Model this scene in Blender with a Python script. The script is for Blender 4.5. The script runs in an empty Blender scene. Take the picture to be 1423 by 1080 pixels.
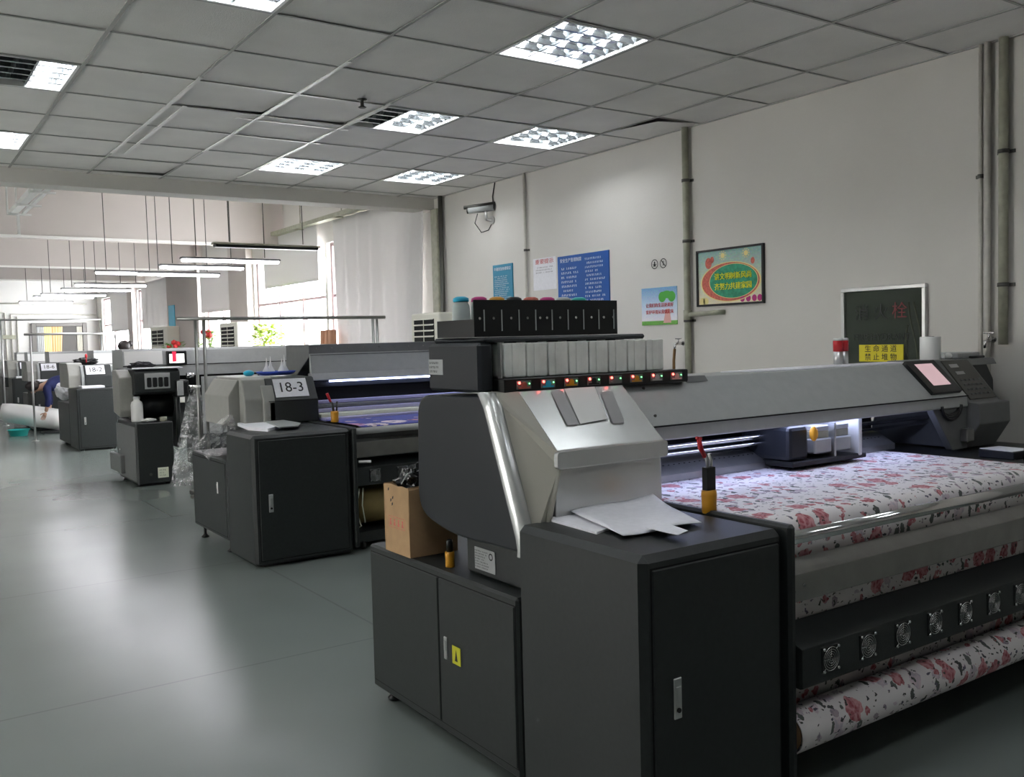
import bpy, bmesh, math, random
from mathutils import Vector, Matrix
random.seed(7)
S = bpy.context.scene
COL = S.collection
PI = math.pi
HC = 1.6
F = 1289.86
YAW, PITCH, ROLL = 0.601619, -0.0523257, -0.0253117
# ------------------------------------------------------------------ camera
fwd = Vector((math.sin(YAW)*math.cos(PITCH), math.cos(YAW)*math.cos(PITCH), math.sin(PITCH)))
r0 = Vector((math.cos(YAW), -math.sin(YAW), 0)); u0 = r0.cross(fwd)
RT = math.cos(ROLL)*r0 + math.sin(ROLL)*u0
UP = -math.sin(ROLL)*r0 + math.cos(ROLL)*u0
cd = bpy.data.cameras.new('camera'); cam = bpy.data.objects.new('camera', cd); COL.objects.link(cam)
m = Matrix.Identity(4)
for i in range(3):
    m[i][0] = RT[i]; m[i][1] = UP[i]; m[i][2] = -fwd[i]
m[0][3] = 0; m[1][3] = 0; m[2][3] = HC
cam.matrix_world = m
cd.sensor_width = 36; cd.sensor_fit = 'HORIZONTAL'; cd.lens = F*36/1423; cd.clip_start = .05; cd.clip_end = 200
S.camera = cam
def ray(x, y): return RT*((x-711.5)/F) + UP*(-(y-540)/F) + fwd
def at(x, y, X=None, Y=None, Z=None):          # where the sight line of a picture point meets a world plane
    d = ray(x, y)
    t = X/d.x if X is not None else (Y/d.y if Y is not None else (Z-HC)/d.z)
    return Vector((0, 0, HC)) + d*t
# ------------------------------------------------------------------ materials
def mat(name, col, rough=.5, metal=0, emit=None, es=0, noise=0, nscale=30, bump=0, bscale=200, coat=0, trans=0, alpha=1, spec=.5, ior=1.45, ns2=None, sss=0):
    m = bpy.data.materials.new(name); m.use_nodes = True
    nt = m.node_tree; b = nt.nodes['Principled BSDF']
    b.inputs['Base Color'].default_value = (*col, 1); b.inputs['Roughness'].default_value = rough
    b.inputs['Metallic'].default_value = metal; b.inputs['Coat Weight'].default_value = coat
    b.inputs['Transmission Weight'].default_value = trans; b.inputs['Alpha'].default_value = alpha
    b.inputs['Specular IOR Level'].default_value = spec; b.inputs['IOR'].default_value = ior
    if emit: b.inputs['Emission Color'].default_value = (*emit, 1); b.inputs['Emission Strength'].default_value = es
    tc = None
    if noise or bump:
        tc = nt.nodes.new('ShaderNodeTexCoord')
    if noise:
        n = nt.nodes.new('ShaderNodeTexNoise'); n.inputs['Scale'].default_value = nscale; n.inputs['Detail'].default_value = 5
        nt.links.new(tc.outputs['Object'], n.inputs['Vector'])
        r = nt.nodes.new('ShaderNodeMapRange'); r.inputs['From Min'].default_value = .3; r.inputs['From Max'].default_value = .7
        r.inputs['To Min'].default_value = 1-noise; r.inputs['To Max'].default_value = 1+noise
        nt.links.new(n.outputs['Fac'], r.inputs['Value'])
        mx = nt.nodes.new('ShaderNodeVectorMath'); mx.operation = 'SCALE'; mx.inputs[0].default_value = col
        nt.links.new(r.outputs['Result'], mx.inputs['Scale']); nt.links.new(mx.outputs[0], b.inputs['Base Color'])
    if bump:
        n = nt.nodes.new('ShaderNodeTexNoise'); n.inputs['Scale'].default_value = bscale; n.inputs['Detail'].default_value = 3
        nt.links.new(tc.outputs['Object'], n.inputs['Vector'])
        bp = nt.nodes.new('ShaderNodeBump'); bp.inputs['Strength'].default_value = bump; bp.inputs['Distance'].default_value = .01
        nt.links.new(n.outputs['Fac'], bp.inputs['Height']); nt.links.new(bp.outputs[0], b.inputs['Normal'])
    return m
M = dict(
 char=mat('charcoal_paint', (.021,.0245,.024), .42, noise=.12, nscale=60, bump=.15, bscale=500),
 shell=mat('dark_shell_plastic', (.017,.0195,.024), .38, bump=.05, bscale=400),
 black=mat('black_plastic', (.008,.009,.009), .4),
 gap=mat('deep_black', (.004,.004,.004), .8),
 silver=mat('silver_paint', (.64,.65,.64), .25, .55, noise=.05, nscale=6),
 grey=mat('light_grey_paint', (.39,.405,.40), .36, noise=.04, nscale=20),
 grey2=mat('mid_grey_paint', (.155,.16,.16), .45, noise=.05, nscale=20),
 lgrey=mat('pale_grey_paint', (.42,.43,.43), .4, noise=.04, nscale=20),
 beige=mat('beige_paint', (.42,.405,.345), .5),
 steel=mat('brushed_steel', (.31,.31,.295), .32, .85, noise=.1, nscale=8),
 chrome=mat('chrome', (.7,.7,.7), .12, 1),
 alu=mat('aluminium', (.62,.62,.61), .35, .9),
 white=mat('white_plastic', (.78,.78,.76), .4),
 whitep=mat('white_paper', (.82,.82,.86), .7, noise=.04, nscale=40),
 tank=mat('frosted_tank', (.90,.92,.86), .4, trans=.06, noise=.12, nscale=12),
 bottle=mat('milky_bottle', (.55,.62,.6), .35, trans=.3),
 wall=mat('wall_paint', (.64,.62,.58), .75, noise=.03, nscale=1.2, bump=.1, bscale=40),
 wallw=mat('white_wall_paint', (.66,.65,.63), .75, noise=.04, nscale=1.2),
 pink=mat('beam_paint', (.55,.50,.47), .75, noise=.03, nscale=1.5),
 tile=mat('ceiling_tile', (.84,.82,.79), .85, noise=.05, nscale=2.5, bump=.2, bscale=150),
 gridm=mat('grid_metal', (.44,.43,.41), .6),
 gridw=mat('grid_metal_bright', (.85,.84,.8), .4),
 door=mat('door_frame_paint', (.18,.17,.16), .5),
 pipe=mat('grey_green_pipe', (.36,.36,.28), .5, noise=.15, nscale=15),
 pipew=mat('whitewashed_pipe', (.55,.53,.48), .6, noise=.1, nscale=15),
 darkm=mat('dark_metal', (.10,.10,.09), .45, .6),
 card=mat('cardboard', (.47,.30,.155), .8, noise=.07, nscale=18, bump=.1, bscale=60),
 cardin=mat('cardboard_edge', (.56,.38,.21), .85),
 yellow=mat('yellow_tape', (.62,.29,.02), .35),
 ysign=mat('yellow_sign', (.80,.68,.02), .5),
 ystick=mat('yellow_sticker', (.62,.60,.03), .5),
 red=mat('red_plastic', (.55,.02,.03), .4),
 teal=mat('teal_plastic', (.03,.45,.42), .4),
 blue=mat('blue_plastic', (.05,.10,.55), .4),
 cyan=mat('cyan_plastic', (.02,.42,.62), .4),
 orange=mat('orange_plastic', (.9,.42,.03), .5),
 green=mat('green_led', (.05,.6,.1), .4, emit=(.1,1,.15), es=3),
 redled=mat('red_led', (.7,.05,.04), .4, emit=(1,.08,.06), es=5),
 greenled=mat('soft_green_led', (.1,.6,.2), .4, emit=(.2,1,.3), es=2),
 screen=mat('lit_screen', (.5,.3,.32), .3, emit=(.72,.5,.53), es=.3),
 screenw=mat('white_lit_screen', (.8,.8,.8), .3, emit=(1,.98,.95), es=1.0),
 screenr=mat('red_lit_screen', (.5,.02,.05), .3, emit=(.5,.02,.05), es=.8),
 tube=mat('lit_tube', (1,1,1), .5, emit=(.93,.96,1), es=20),
 tubeoff=mat('dark_tube', (.35,.36,.35), .3),
 pend=mat('lit_diffuser', (1,1,1), .5, emit=(.95,.93,1), es=11),
 ledb=mat('blue_white_led', (1,1,1), .5, emit=(.55,.62,1), es=6),
 mirror=mat('louver_mirror', (.42,.44,.45), .2, .95),
 curtain=mat('white_curtain', (.62,.61,.62), .85, bump=.3, bscale=4),
 skin=mat('skin', (.50,.30,.21), .55), hair=mat('dark_hair', (.018,.013,.012), .5, bump=.5, bscale=60),
 navy=mat('navy_cloth', (.012,.018,.085), .85, bump=.4, bscale=25), trous=mat('dark_trousers', (.03,.03,.035), .85),
 warm=mat('warm_grey_paint', (.30,.30,.275), .42, noise=.04, nscale=15), strip=mat('tape_grey', (.36,.36,.36), .35),
 gold=mat('brown_paper_roll', (.33,.24,.09), .45, noise=.15, nscale=8),
 leaf=mat('green_leaf', (.16,.34,.05), .55, noise=.2, nscale=20), leafy=mat('yellow_green_leaf', (.38,.50,.08), .55),
 redfl=mat('red_petal', (.65,.04,.04), .6), pot=mat('terracotta_pot', (.35,.13,.07), .7),
 brown=mat('brown_roll_paper', (.42,.22,.13), .7), hose=mat('brown_hose', (.22,.12,.04), .5),
 acwhite=mat('cream_enclosure', (.70,.69,.60), .45), tealp=mat('teal_board', (.01,.22,.36), .45), bluep=mat('blue_board', (.01,.09,.36), .4),
 wtxt=mat('white_lettering', (.75,.8,.85), .6), rtxt=mat('red_lettering', (.55,.03,.04), .6), ktxt=mat('black_lettering', (.02,.02,.02), .6),
 gtxt=mat('grey_lettering', (.35,.34,.36), .7), ytxt=mat('yellow_lettering', (.95,.9,.05), .6),
 hydm=mat('dim_cabinet_inside', (.17,.18,.155), .6), darkred=mat('dark_red_lettering', (.16,.01,.015), .5),
 fhose=mat('canvas_hose', (.36,.34,.27), .8), winf=mat('window_frame_paint', (.42,.30,.31), .5),
 wood=mat('curtain_tan', (.72,.42,.2), .8), lilac=mat('lilac_panel', (.42,.40,.62), .4), cream=mat('cream_panel', (.75,.77,.62), .4),
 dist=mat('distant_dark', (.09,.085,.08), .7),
)
def glass(name, col=(1,1,1), rough=.02, mixv=.12):
    m = bpy.data.materials.new(name); m.use_nodes = True; nt = m.node_tree; nt.nodes.clear()
    o = nt.nodes.new('ShaderNodeOutputMaterial'); t = nt.nodes.new('ShaderNodeBsdfTransparent'); g = nt.nodes.new('ShaderNodeBsdfGlossy')
    t.inputs[0].default_value = (*col, 1); g.inputs['Roughness'].default_value = rough
    x = nt.nodes.new('ShaderNodeMixShader'); x.inputs[0].default_value = mixv
    nt.links.new(t.outputs[0], x.inputs[1]); nt.links.new(g.outputs[0], x.inputs[2]); nt.links.new(x.outputs[0], o.inputs[0])
    return m
M['glass'] = glass('window_glass', (.95,.97,1), .02, .06)
M['hglass'] = glass('tinted_glass', (.66,.70,.66), .05, .05)
def film():
    m = bpy.data.materials.new('clear_plastic_film'); m.use_nodes = True; nt = m.node_tree; nt.nodes.clear(); N = nt.nodes.new; L = nt.links.new
    o = N('ShaderNodeOutputMaterial'); t = N('ShaderNodeBsdfTransparent'); g = N('ShaderNodeBsdfGlossy'); d = N('ShaderNodeBsdfTranslucent'); df = N('ShaderNodeBsdfDiffuse')
    g.inputs['Roughness'].default_value = .18; d.inputs[0].default_value = (.8,.8,.8,1); df.inputs[0].default_value = (.8,.8,.8,1)
    tc = N('ShaderNodeTexCoord'); n = N('ShaderNodeTexNoise'); n.inputs['Scale'].default_value = 9; n.inputs['Detail'].default_value = 6; n.inputs['Distortion'].default_value = 1.5
    L(tc.outputs['Object'], n.inputs['Vector'])
    r = N('ShaderNodeValToRGB'); r.color_ramp.elements[0].position = .46; r.color_ramp.elements[0].color = (.30,.30,.30,1); r.color_ramp.elements[1].position = .66; r.color_ramp.elements[1].color = (.95,.95,.95,1)
    L(n.outputs['Fac'], r.inputs[0])
    b = N('ShaderNodeBump'); b.inputs['Strength'].default_value = .8; b.inputs['Distance'].default_value = .05; L(n.outputs['Fac'], b.inputs['Height']); L(b.outputs[0], g.inputs['Normal'])
    x1 = N('ShaderNodeMixShader'); L(g.outputs[0], x1.inputs[1]); L(df.outputs[0], x1.inputs[2]); x1.inputs[0].default_value = .45
    x = N('ShaderNodeMixShader'); L(r.outputs[0], x.inputs[0]); L(t.outputs[0], x.inputs[1]); L(x1.outputs[0], x.inputs[2]); L(x.outputs[0], o.inputs[0])
    return m
M['film'] = film()
def floor_mat():
    m = mat('painted_concrete', (.16,.175,.165), .3); nt = m.node_tree; b = nt.nodes['Principled BSDF']; N = nt.nodes.new; L = nt.links.new
    tc = N('ShaderNodeTexCoord'); n1 = N('ShaderNodeTexNoise'); n1.inputs['Scale'].default_value = .7; n1.inputs['Detail'].default_value = 2; n1.inputs['Roughness'].default_value = .5
    L(tc.outputs['Object'], n1.inputs['Vector'])
    r = N('ShaderNodeValToRGB'); r.color_ramp.elements[0].position = .15; r.color_ramp.elements[0].color = (.15,.178,.166,1); r.color_ramp.elements[1].position = .85; r.color_ramp.elements[1].color = (.215,.245,.23,1)
    L(n1.outputs['Fac'], r.inputs[0])
    # paint seams every few metres
    w = N('ShaderNodeTexBrick'); w.inputs['Scale'].default_value = .11; w.inputs['Mortar Size'].default_value = .0008; w.inputs['Color1'].default_value = (1,1,1,1); w.inputs['Color2'].default_value = (1,1,1,1); w.inputs['Mortar'].default_value = (.55,.55,.55,1)
    L(tc.outputs['Object'], w.inputs['Vector'])
    mm = N('ShaderNodeMix'); mm.data_type = 'RGBA'; mm.blend_type = 'MULTIPLY'; mm.inputs[0].default_value = .4
    L(r.outputs[0], mm.inputs[6]); L(w.outputs[0], mm.inputs[7]); L(mm.outputs[2], b.inputs['Base Color'])
    n2 = N('ShaderNodeTexNoise'); n2.inputs['Scale'].default_value = .9; n2.inputs['Detail'].default_value = 1; L(tc.outputs['Object'], n2.inputs['Vector'])
    rr = N('ShaderNodeMapRange'); rr.inputs['To Min'].default_value = .20; rr.inputs['To Max'].default_value = .262; L(n2.outputs['Fac'], rr.inputs[0]); L(rr.outputs[0], b.inputs['Roughness'])
    return m
M['floor'] = floor_mat()
def floral(name, base, rose, rose2, leafc, scale=5.0):
    m = mat(name, base, .75); nt = m.node_tree; b = nt.nodes['Principled BSDF']; N = nt.nodes.new; L = nt.links.new
    uv = N('ShaderNodeUVMap'); uv.uv_map = 'UVMap'
    nz = N('ShaderNodeTexNoise'); nz.inputs['Scale'].default_value = 26; nz.inputs['Detail'].default_value = 3; L(uv.outputs[0], nz.inputs['Vector'])
    sb = N('ShaderNodeVectorMath'); sb.operation = 'SUBTRACT'; sb.inputs[1].default_value = (.5,.5,.5); L(nz.outputs['Color'], sb.inputs[0])
    sc = N('ShaderNodeVectorMath'); sc.operation = 'SCALE'; sc.inputs['Scale'].default_value = .06; L(sb.outputs[0], sc.inputs[0])
    ad = N('ShaderNodeVectorMath'); ad.operation = 'ADD'; L(uv.outputs[0], ad.inputs[0]); L(sc.outputs[0], ad.inputs[1])
    cur = None
    def rgb(c):
        n = N('ShaderNodeRGB'); n.outputs[0].default_value = (*c, 1); return n.outputs[0]
    cur = rgb(base)
    def layer(cur, scl, off, thr, cola, colb, petals, keep, stretch=1):
        mp = N('ShaderNodeMapping'); mp.inputs['Location'].default_value = (off, off*1.7, 0); mp.inputs['Scale'].default_value = (scl, scl*stretch, scl); L(ad.outputs[0], mp.inputs[0])
        v = N('ShaderNodeTexVoronoi'); v.inputs['Scale'].default_value = 1; v.inputs['Randomness'].default_value = .9; L(mp.outputs[0], v.inputs['Vector'])
        lt = N('ShaderNodeMath'); lt.operation = 'LESS_THAN'; lt.inputs[1].default_value = thr; L(v.outputs['Distance'], lt.inputs[0])
        sp = N('ShaderNodeSeparateColor'); L(v.outputs['Color'], sp.inputs[0])
        kp = N('ShaderNodeMath'); kp.operation = 'LESS_THAN'; kp.inputs[1].default_value = keep; L(sp.outputs[0], kp.inputs[0])
        mu = N('ShaderNodeMath'); mu.operation = 'MULTIPLY'; L(lt.outputs[0], mu.inputs[0]); L(kp.outputs[0], mu.inputs[1])
        if petals:
            w = N('ShaderNodeTexVoronoi'); w.inputs['Scale'].default_value = petals; L(mp.outputs[0], w.inputs['Vector'])
            f = N('ShaderNodeMapRange'); f.inputs['From Min'].default_value = .15; f.inputs['From Max'].default_value = .75; L(w.outputs['Distance'], f.inputs[0]); fo = f.outputs[0]
        else: fo = sp.outputs[1]
        c = N('ShaderNodeMix'); c.data_type = 'RGBA'; L(fo, c.inputs[0]); c.inputs[6].default_value = (*cola, 1); c.inputs[7].default_value = (*colb, 1)
        x = N('ShaderNodeMix'); x.data_type = 'RGBA'; L(mu.outputs[0], x.inputs[0]); L(cur, x.inputs[6]); L(c.outputs[2], x.inputs[7])
        return x.outputs[2]
    cur = layer(cur, 8*scale/5, 3.1, .34, (.50,.45,.52), (.72,.60,.64), 4, .5)
    cur = layer(cur, 19*scale/5, 7.7, .34, leafc, tuple(c*2.2+.03 for c in leafc), 0, .4, .55)
    cur = layer(cur, 24*scale/5, 1.3, .30, leafc, (.16,.14,.2), 0, .28, 1.6)
    cur = layer(cur, 14*scale/5, 11.3, .32, (.26,.22,.28), (.5,.4,.45), 4, .34)
    cur = layer(cur, 7.5*scale/5, 0, .42, rose, rose2, 5, .36)
    cur = layer(cur, 15*scale/5, 5.5, .33, rose, (.6,.28,.3), 4, .25)
    cur = layer(cur, 30*scale/5, 2.2, .30, leafc, (.10,.10,.09), 0, .22, 2.2)
    L(cur, b.inputs['Base Color'])
    return m
M['floral'] = floral('rose_print_fabric', (.80,.76,.76), (.36,.06,.08), (.66,.34,.36), (.06,.065,.06), 6.6)
M['bluefab'] = floral('purple_print_fabric', (.06,.07,.32), (.12,.04,.16), (.5,.3,.5), (.02,.02,.2), 2.0)
def poster_mat(name, kind):      # printed pictures, laid out in the board's own UV space
    m = mat(name, (.8,.8,.8), .35); nt = m.node_tree; b = nt.nodes['Principled BSDF']; N = nt.nodes.new; L = nt.links.new
    uv = N('ShaderNodeUVMap'); uv.uv_map = 'UVMap'; sx = N('ShaderNodeSeparateXYZ'); L(uv.outputs[0], sx.inputs[0])
    n = N('ShaderNodeTexNoise'); n.inputs['Scale'].default_value = 30; L(uv.outputs[0], n.inputs['Vector'])
    r = N('ShaderNodeValToRGB'); L(sx.outputs[1], r.inputs[0]); e = r.color_ramp.elements
    if kind == 'sky':
        e[0].position = .1; e[0].color = (.16,.42,.08,1); e[1].position = .12; e[1].color = (.80,.78,.84,1); x = e.new(.45); x.color = (.6,.72,.85,1); x = e.new(1); x.color = (.17,.37,.62,1)
    else:
        e[0].position = 0; e[0].color = (.85,.75,.55,1); e[1].position = .5; e[1].color = (.55,.62,.5,1); x = e.new(1); x.color = (.30,.50,.47,1)
    mx = N('ShaderNodeMix'); mx.data_type = 'RGBA'; mx.blend_type = 'SOFT_LIGHT'; mx.inputs[0].default_value = .6; L(r.outputs[0], mx.inputs[6]); L(n.outputs['Color'], mx.inputs[7]); L(mx.outputs[2], b.inputs['Base Color'])
    return m
M['psky'] = poster_mat('landscape_print', 'sky'); M['pcat'] = poster_mat('crayon_print', 'cat')
M['pgreen'] = mat('print_green', (.04,.33,.12), .5, noise=.3, nscale=60); M['pgreen2'] = mat('print_leaf_green', (.08,.40,.06), .5)
M['pred'] = mat('print_crayon_red', (.60,.14,.10), .5, noise=.25, nscale=60); M['ppink'] = mat('print_pink', (.72,.40,.36), .5); M['pmag'] = mat('print_magenta', (.5,.03,.2), .5); M['pyel'] = mat('print_pale_yellow', (.85,.72,.30), .5)
M['pteal'] = mat('print_teal', (.03,.30,.17), .5, noise=.3, nscale=40)
# ------------------------------------------------------------------ mesh helpers
def BM(): return bmesh.new()
def box(bm, x0, x1, y0, y1, z0, z1, bev=0, seg=1):
    r = bmesh.ops.create_cube(bm, size=1)
    vs = r['verts']
    for v in vs:
        v.co = Vector(((x0+x1)/2+v.co.x*(x1-x0), (y0+y1)/2+v.co.y*(y1-y0), (z0+z1)/2+v.co.z*(z1-z0)))
    if bev:
        es = list({e for v in vs for e in v.link_edges})
        bmesh.ops.bevel(bm, geom=es, offset=min(bev, .45*min(abs(x1-x0), abs(y1-y0), abs(z1-z0))), segments=seg, affect='EDGES', profile=.5)
    return bm
def prism(bm, pts, axis, a, b, bev=0, seg=2):
    """pts: 2-D polygon; axis 'x' -> (y,z), 'y' -> (x,z), 'z' -> (x,y); swept from a to b"""
    def mk(p, t): return {'x': (t, p[0], p[1]), 'y': (p[0], t, p[1]), 'z': (p[0], p[1], t)}[axis]
    A = [bm.verts.new(mk(p, a)) for p in pts]; B = [bm.verts.new(mk(p, b)) for p in pts]
    fs = [bm.faces.new(A), bm.faces.new(B[::-1])]
    n = len(pts)
    for i in range(n): fs.append(bm.faces.new((A[i], B[i], B[(i+1) % n], A[(i+1) % n])))
    bmesh.ops.recalc_face_normals(bm, faces=fs)
    if bev: bmesh.ops.bevel(bm, geom=list({e for f in fs for e in f.edges}), offset=bev, segments=seg, affect='EDGES', profile=.5)
    return bm
def rounded(pts, r, n=5):
    out = []
    for i, p in enumerate(pts):
        p = Vector(p); a = Vector(pts[i-1])-p; c = Vector(pts[(i+1) % len(pts)])-p
        rr = r[i] if isinstance(r, (list, tuple)) else r
        if rr <= 0: out.append(tuple(p)); continue
        p0 = p+a.normalized()*rr; p1 = p+c.normalized()*rr
        for k in range(n+1):
            t = k/n; out.append(tuple(p0*(1-t)**2+p*2*t*(1-t)+p1*t*t))
    return out
def frame_of(d):
    d = d.normalized(); a = Vector((0,0,1)) if abs(d.z) < .9 else Vector((1,0,0))
    u = d.cross(a).normalized(); return u, d.cross(u).normalized()
def tube(bm, pts, r, n=10, cap=True):
    pts = [Vector(p) for p in pts]; rings = []
    for i, p in enumerate(pts):
        d = (pts[min(i+1, len(pts)-1)]-pts[max(i-1, 0)])
        u, v = frame_of(d)
        if rings and u.dot(pu) < 0: u, v = -u, -v
        pu = u
        rr = r[i] if isinstance(r, (list, tuple)) else r
        rings.append([bm.verts.new(p+(u*math.cos(2*PI*k/n)+v*math.sin(2*PI*k/n))*rr) for k in range(n)])
    for a, b in zip(rings, rings[1:]):
        for k in range(n):
            f = bm.faces.new((a[k], a[(k+1) % n], b[(k+1) % n], b[k])); f.smooth = True
    if cap:
        bm.faces.new(rings[0][::-1]); bm.faces.new(rings[-1])
    return bm
def lathe(bm, prof, c, n=20, axis='z'):
    rings = []
    for r, h in prof:
        ring = []
        for k in range(n):
            a = 2*PI*k/n; x, y = r*math.cos(a), r*math.sin(a)
            co = {'z': (x, y, h), 'x': (h, x, y), 'y': (x, h, y)}[axis]
            ring.append(bm.verts.new(Vector(c)+Vector(co)))
        rings.append(ring)
    for a, b in zip(rings, rings[1:]):
        for k in range(n):
            f = bm.faces.new((a[k], a[(k+1) % n], b[(k+1) % n], b[k])); f.smooth = True
    bm.faces.new(rings[0][::-1]); bm.faces.new(rings[-1])
    return bm
def quad(bm, a, b, c, d):
    return bm.faces.new([bm.verts.new(Vector(p)) for p in (a, b, c, d)])
def ball(bm, c, r, sub=2, sc=(1,1,1)):
    res = bmesh.ops.create_icosphere(bm, subdivisions=sub, radius=r)
    for v in res['verts']: v.co = Vector(c)+Vector((v.co.x*sc[0], v.co.y*sc[1], v.co.z*sc[2]))
    for f in {f for v in res['verts'] for f in v.link_faces}: f.smooth = True
    return bm
ORG = {}
def obj(name, bm, m, parent=None, smooth=False):
    org = ORG.get(parent.name, Vector((0,0,0))) if parent else Vector((0,0,0))
    bmesh.ops.recalc_face_normals(bm, faces=bm.faces)
    me = bpy.data.meshes.new(name)
    for v in bm.verts: v.co -= org
    bm.to_mesh(me); bm.free()
    if smooth:
        for p in me.polygons: p.use_smooth = True
    me.materials.append(M[m] if isinstance(m, str) else m)
    o = bpy.data.objects.new(name, me); COL.objects.link(o)
    if parent: o.parent = parent; ORG[o.name] = org
    return o
def tag(o, label, cat, group=None, kind=None):
    o['label'] = label
    if cat: o['category'] = cat
    if group: o['group'] = group
    if kind: o['kind'] = kind
    return o
def solo(name, bm, m, base, label, cat, group=None, smooth=False):     # a thing that is one mesh, its origin at its base
    base = Vector(base)
    for v in bm.verts: v.co -= base
    o = obj(name, bm, m, None, smooth); o.location = base; ORG[o.name] = base
    return tag(o, label, cat, group)
def thing(name, base, label, cat, group=None):
    o = bpy.data.objects.new(name, None); COL.objects.link(o); o.empty_display_size = .1
    o.location = base; ORG[o.name] = Vector(base)
    return tag(o, label, cat, group)
NTRIM = [0]
def struct(name, bm, m):
    o = obj(name, bm, m); o['kind'] = 'structure'; return o
def trim(bm, m):
    NTRIM[0] += 1; return struct('trim_%d' % NTRIM[0], bm, m)
def dup(root, loc, label=None, group=None, rotz=0):
    r = root.copy(); COL.objects.link(r); r.location = loc; r.rotation_euler = (0,0,rotz)
    if label: r['label'] = label
    if group: r['group'] = group
    for ch in list(root.children):
        c = ch.copy(); COL.objects.link(c); c.parent = r
        for g in list(ch.children):
            d = g.copy(); COL.objects.link(d); d.parent = c
    return r
def text(s, size, o, R, U, m, parent, name='lettering', depth=.001, align='CENTER', stretch=1):
    """lettering as a thin solid; o is its centre, R and U the reading and up directions"""
    cu = bpy.data.curves.new('t', 'FONT'); cu.body = s; cu.size = size; cu.align_x = align; cu.align_y = 'CENTER'; cu.extrude = depth/2; cu.resolution_u = 3
    to = bpy.data.objects.new('t', cu); COL.objects.link(to)
    dg = bpy.context.evaluated_depsgraph_get(); me = bpy.data.meshes.new_from_object(to.evaluated_get(dg))
    R = Vector(R).normalized(); U = Vector(U).normalized(); Nn = R.cross(U)
    org = ORG.get(parent.name, Vector((0,0,0))); o = Vector(o)
    for v in me.vertices: v.co = o+R*v.co.x*stretch+U*v.co.y+Nn*(v.co.z+depth)-org
    bpy.data.objects.remove(to)
    me.materials.clear(); me.materials.append(M[m]); me.name = name
    q = bpy.data.objects.new(name, me); COL.objects.link(q); q.parent = parent; ORG[q.name] = org
    return q
def scribble(bm, o, R, U, w, h, lines, seed=1, fill=.6, ragged=.3):
    """rows of tiny character-like marks"""
    rnd = random.Random(seed); o = Vector(o); R = Vector(R); U = Vector(U); Nn = R.cross(U).normalized()*.0015
    lh = h/lines
    for i in range(lines):
        y = h/2-(i+.5)*lh; x = -w/2; end = w/2*(1-ragged*rnd.random()*2)
        while x < end-lh*.4:
            cw = lh*.55
            if rnd.random() < .93:
                for k in range(2):
                    a = x+cw*rnd.random()*.4; b = a+cw*(.35+.3*rnd.random()); y0 = y-lh*fill/2+lh*fill*k*.5; y1 = y0+lh*fill*(.28+.2*rnd.random())
                    quad(bm, o+R*a+U*y0+Nn, o+R*b+U*y0+Nn, o+R*b+U*y1+Nn, o+R*a+U*y1+Nn)
                a = x+cw*(.2+.4*rnd.random()); quad(bm, o+R*a+U*(y-lh*fill/2)+Nn, o+R*(a+cw*.18)+U*(y-lh*fill/2)+Nn, o+R*(a+cw*.18)+U*(y+lh*fill/2)+Nn, o+R*a+U*(y+lh*fill/2)+Nn)
            x += cw*1.15
    return bm
def disc(bm, o, R, U, r, n=24, off=.001, sx=1, sy=1, r0=0, a0=0, a1=2*PI):
    o = Vector(o); R = Vector(R); U = Vector(U); Nn = R.cross(U).normalized()*off
    P = [(math.cos(a0+(a1-a0)*k/n), math.sin(a0+(a1-a0)*k/n)) for k in range(n+1)]
    for (c, s), (c2, s2) in zip(P, P[1:]):
        if r0: quad(bm, o+Nn+R*c*r0*sx+U*s*r0*sy, o+Nn+R*c*r*sx+U*s*r*sy, o+Nn+R*c2*r*sx+U*s2*r*sy, o+Nn+R*c2*r0*sx+U*s2*r0*sy)
        else: bm.faces.new([bm.verts.new(o+Nn), bm.verts.new(o+Nn+R*c*r*sx+U*s*r*sy), bm.verts.new(o+Nn+R*c2*r*sx+U*s2*r*sy)])
    return bm
def uvsheet(name, prof, x0, x1, m, parent=None, nx=40, wav=0, thick=.002, v0=0):
    """cloth swept along X following a (y,z) profile, UV = (x, arc length)"""
    bm = BM(); uvl = bm.loops.layers.uv.new('UVMap'); arc = [v0]
    for a, b in zip(prof, prof[1:]): arc.append(arc[-1]+math.dist(a, b))
    org = ORG.get(parent.name, Vector((0,0,0))) if parent else Vector((0,0,0))
    g = []
    for j, (y, z) in enumerate(prof):
        g.append([bm.verts.new((x0+(x1-x0)*i/nx, y, z+wav*math.sin(i*.9+j)*.5)) for i in range(nx+1)])
    for j in range(len(prof)-1):
        for i in range(nx):
            f = bm.faces.new((g[j][i], g[j][i+1], g[j+1][i+1], g[j+1][i])); f.smooth = True
            for l, (a, b) in zip(f.loops, ((i, j), (i+1, j), (i+1, j+1), (i, j+1))): l[uvl].uv = (x0+(x1-x0)*a/nx, arc[b])
    o = obj(name, bm, m, parent)
    sm = o.modifiers.new('s', 'SOLIDIFY'); sm.thickness = thick
    return o
def arcp(c, r, a0, a1, n=8): return [(c[0]+r*math.cos(a0+(a1-a0)*k/n), c[1]+r*math.sin(a0+(a1-a0)*k/n)) for k in range(n+1)]
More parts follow.
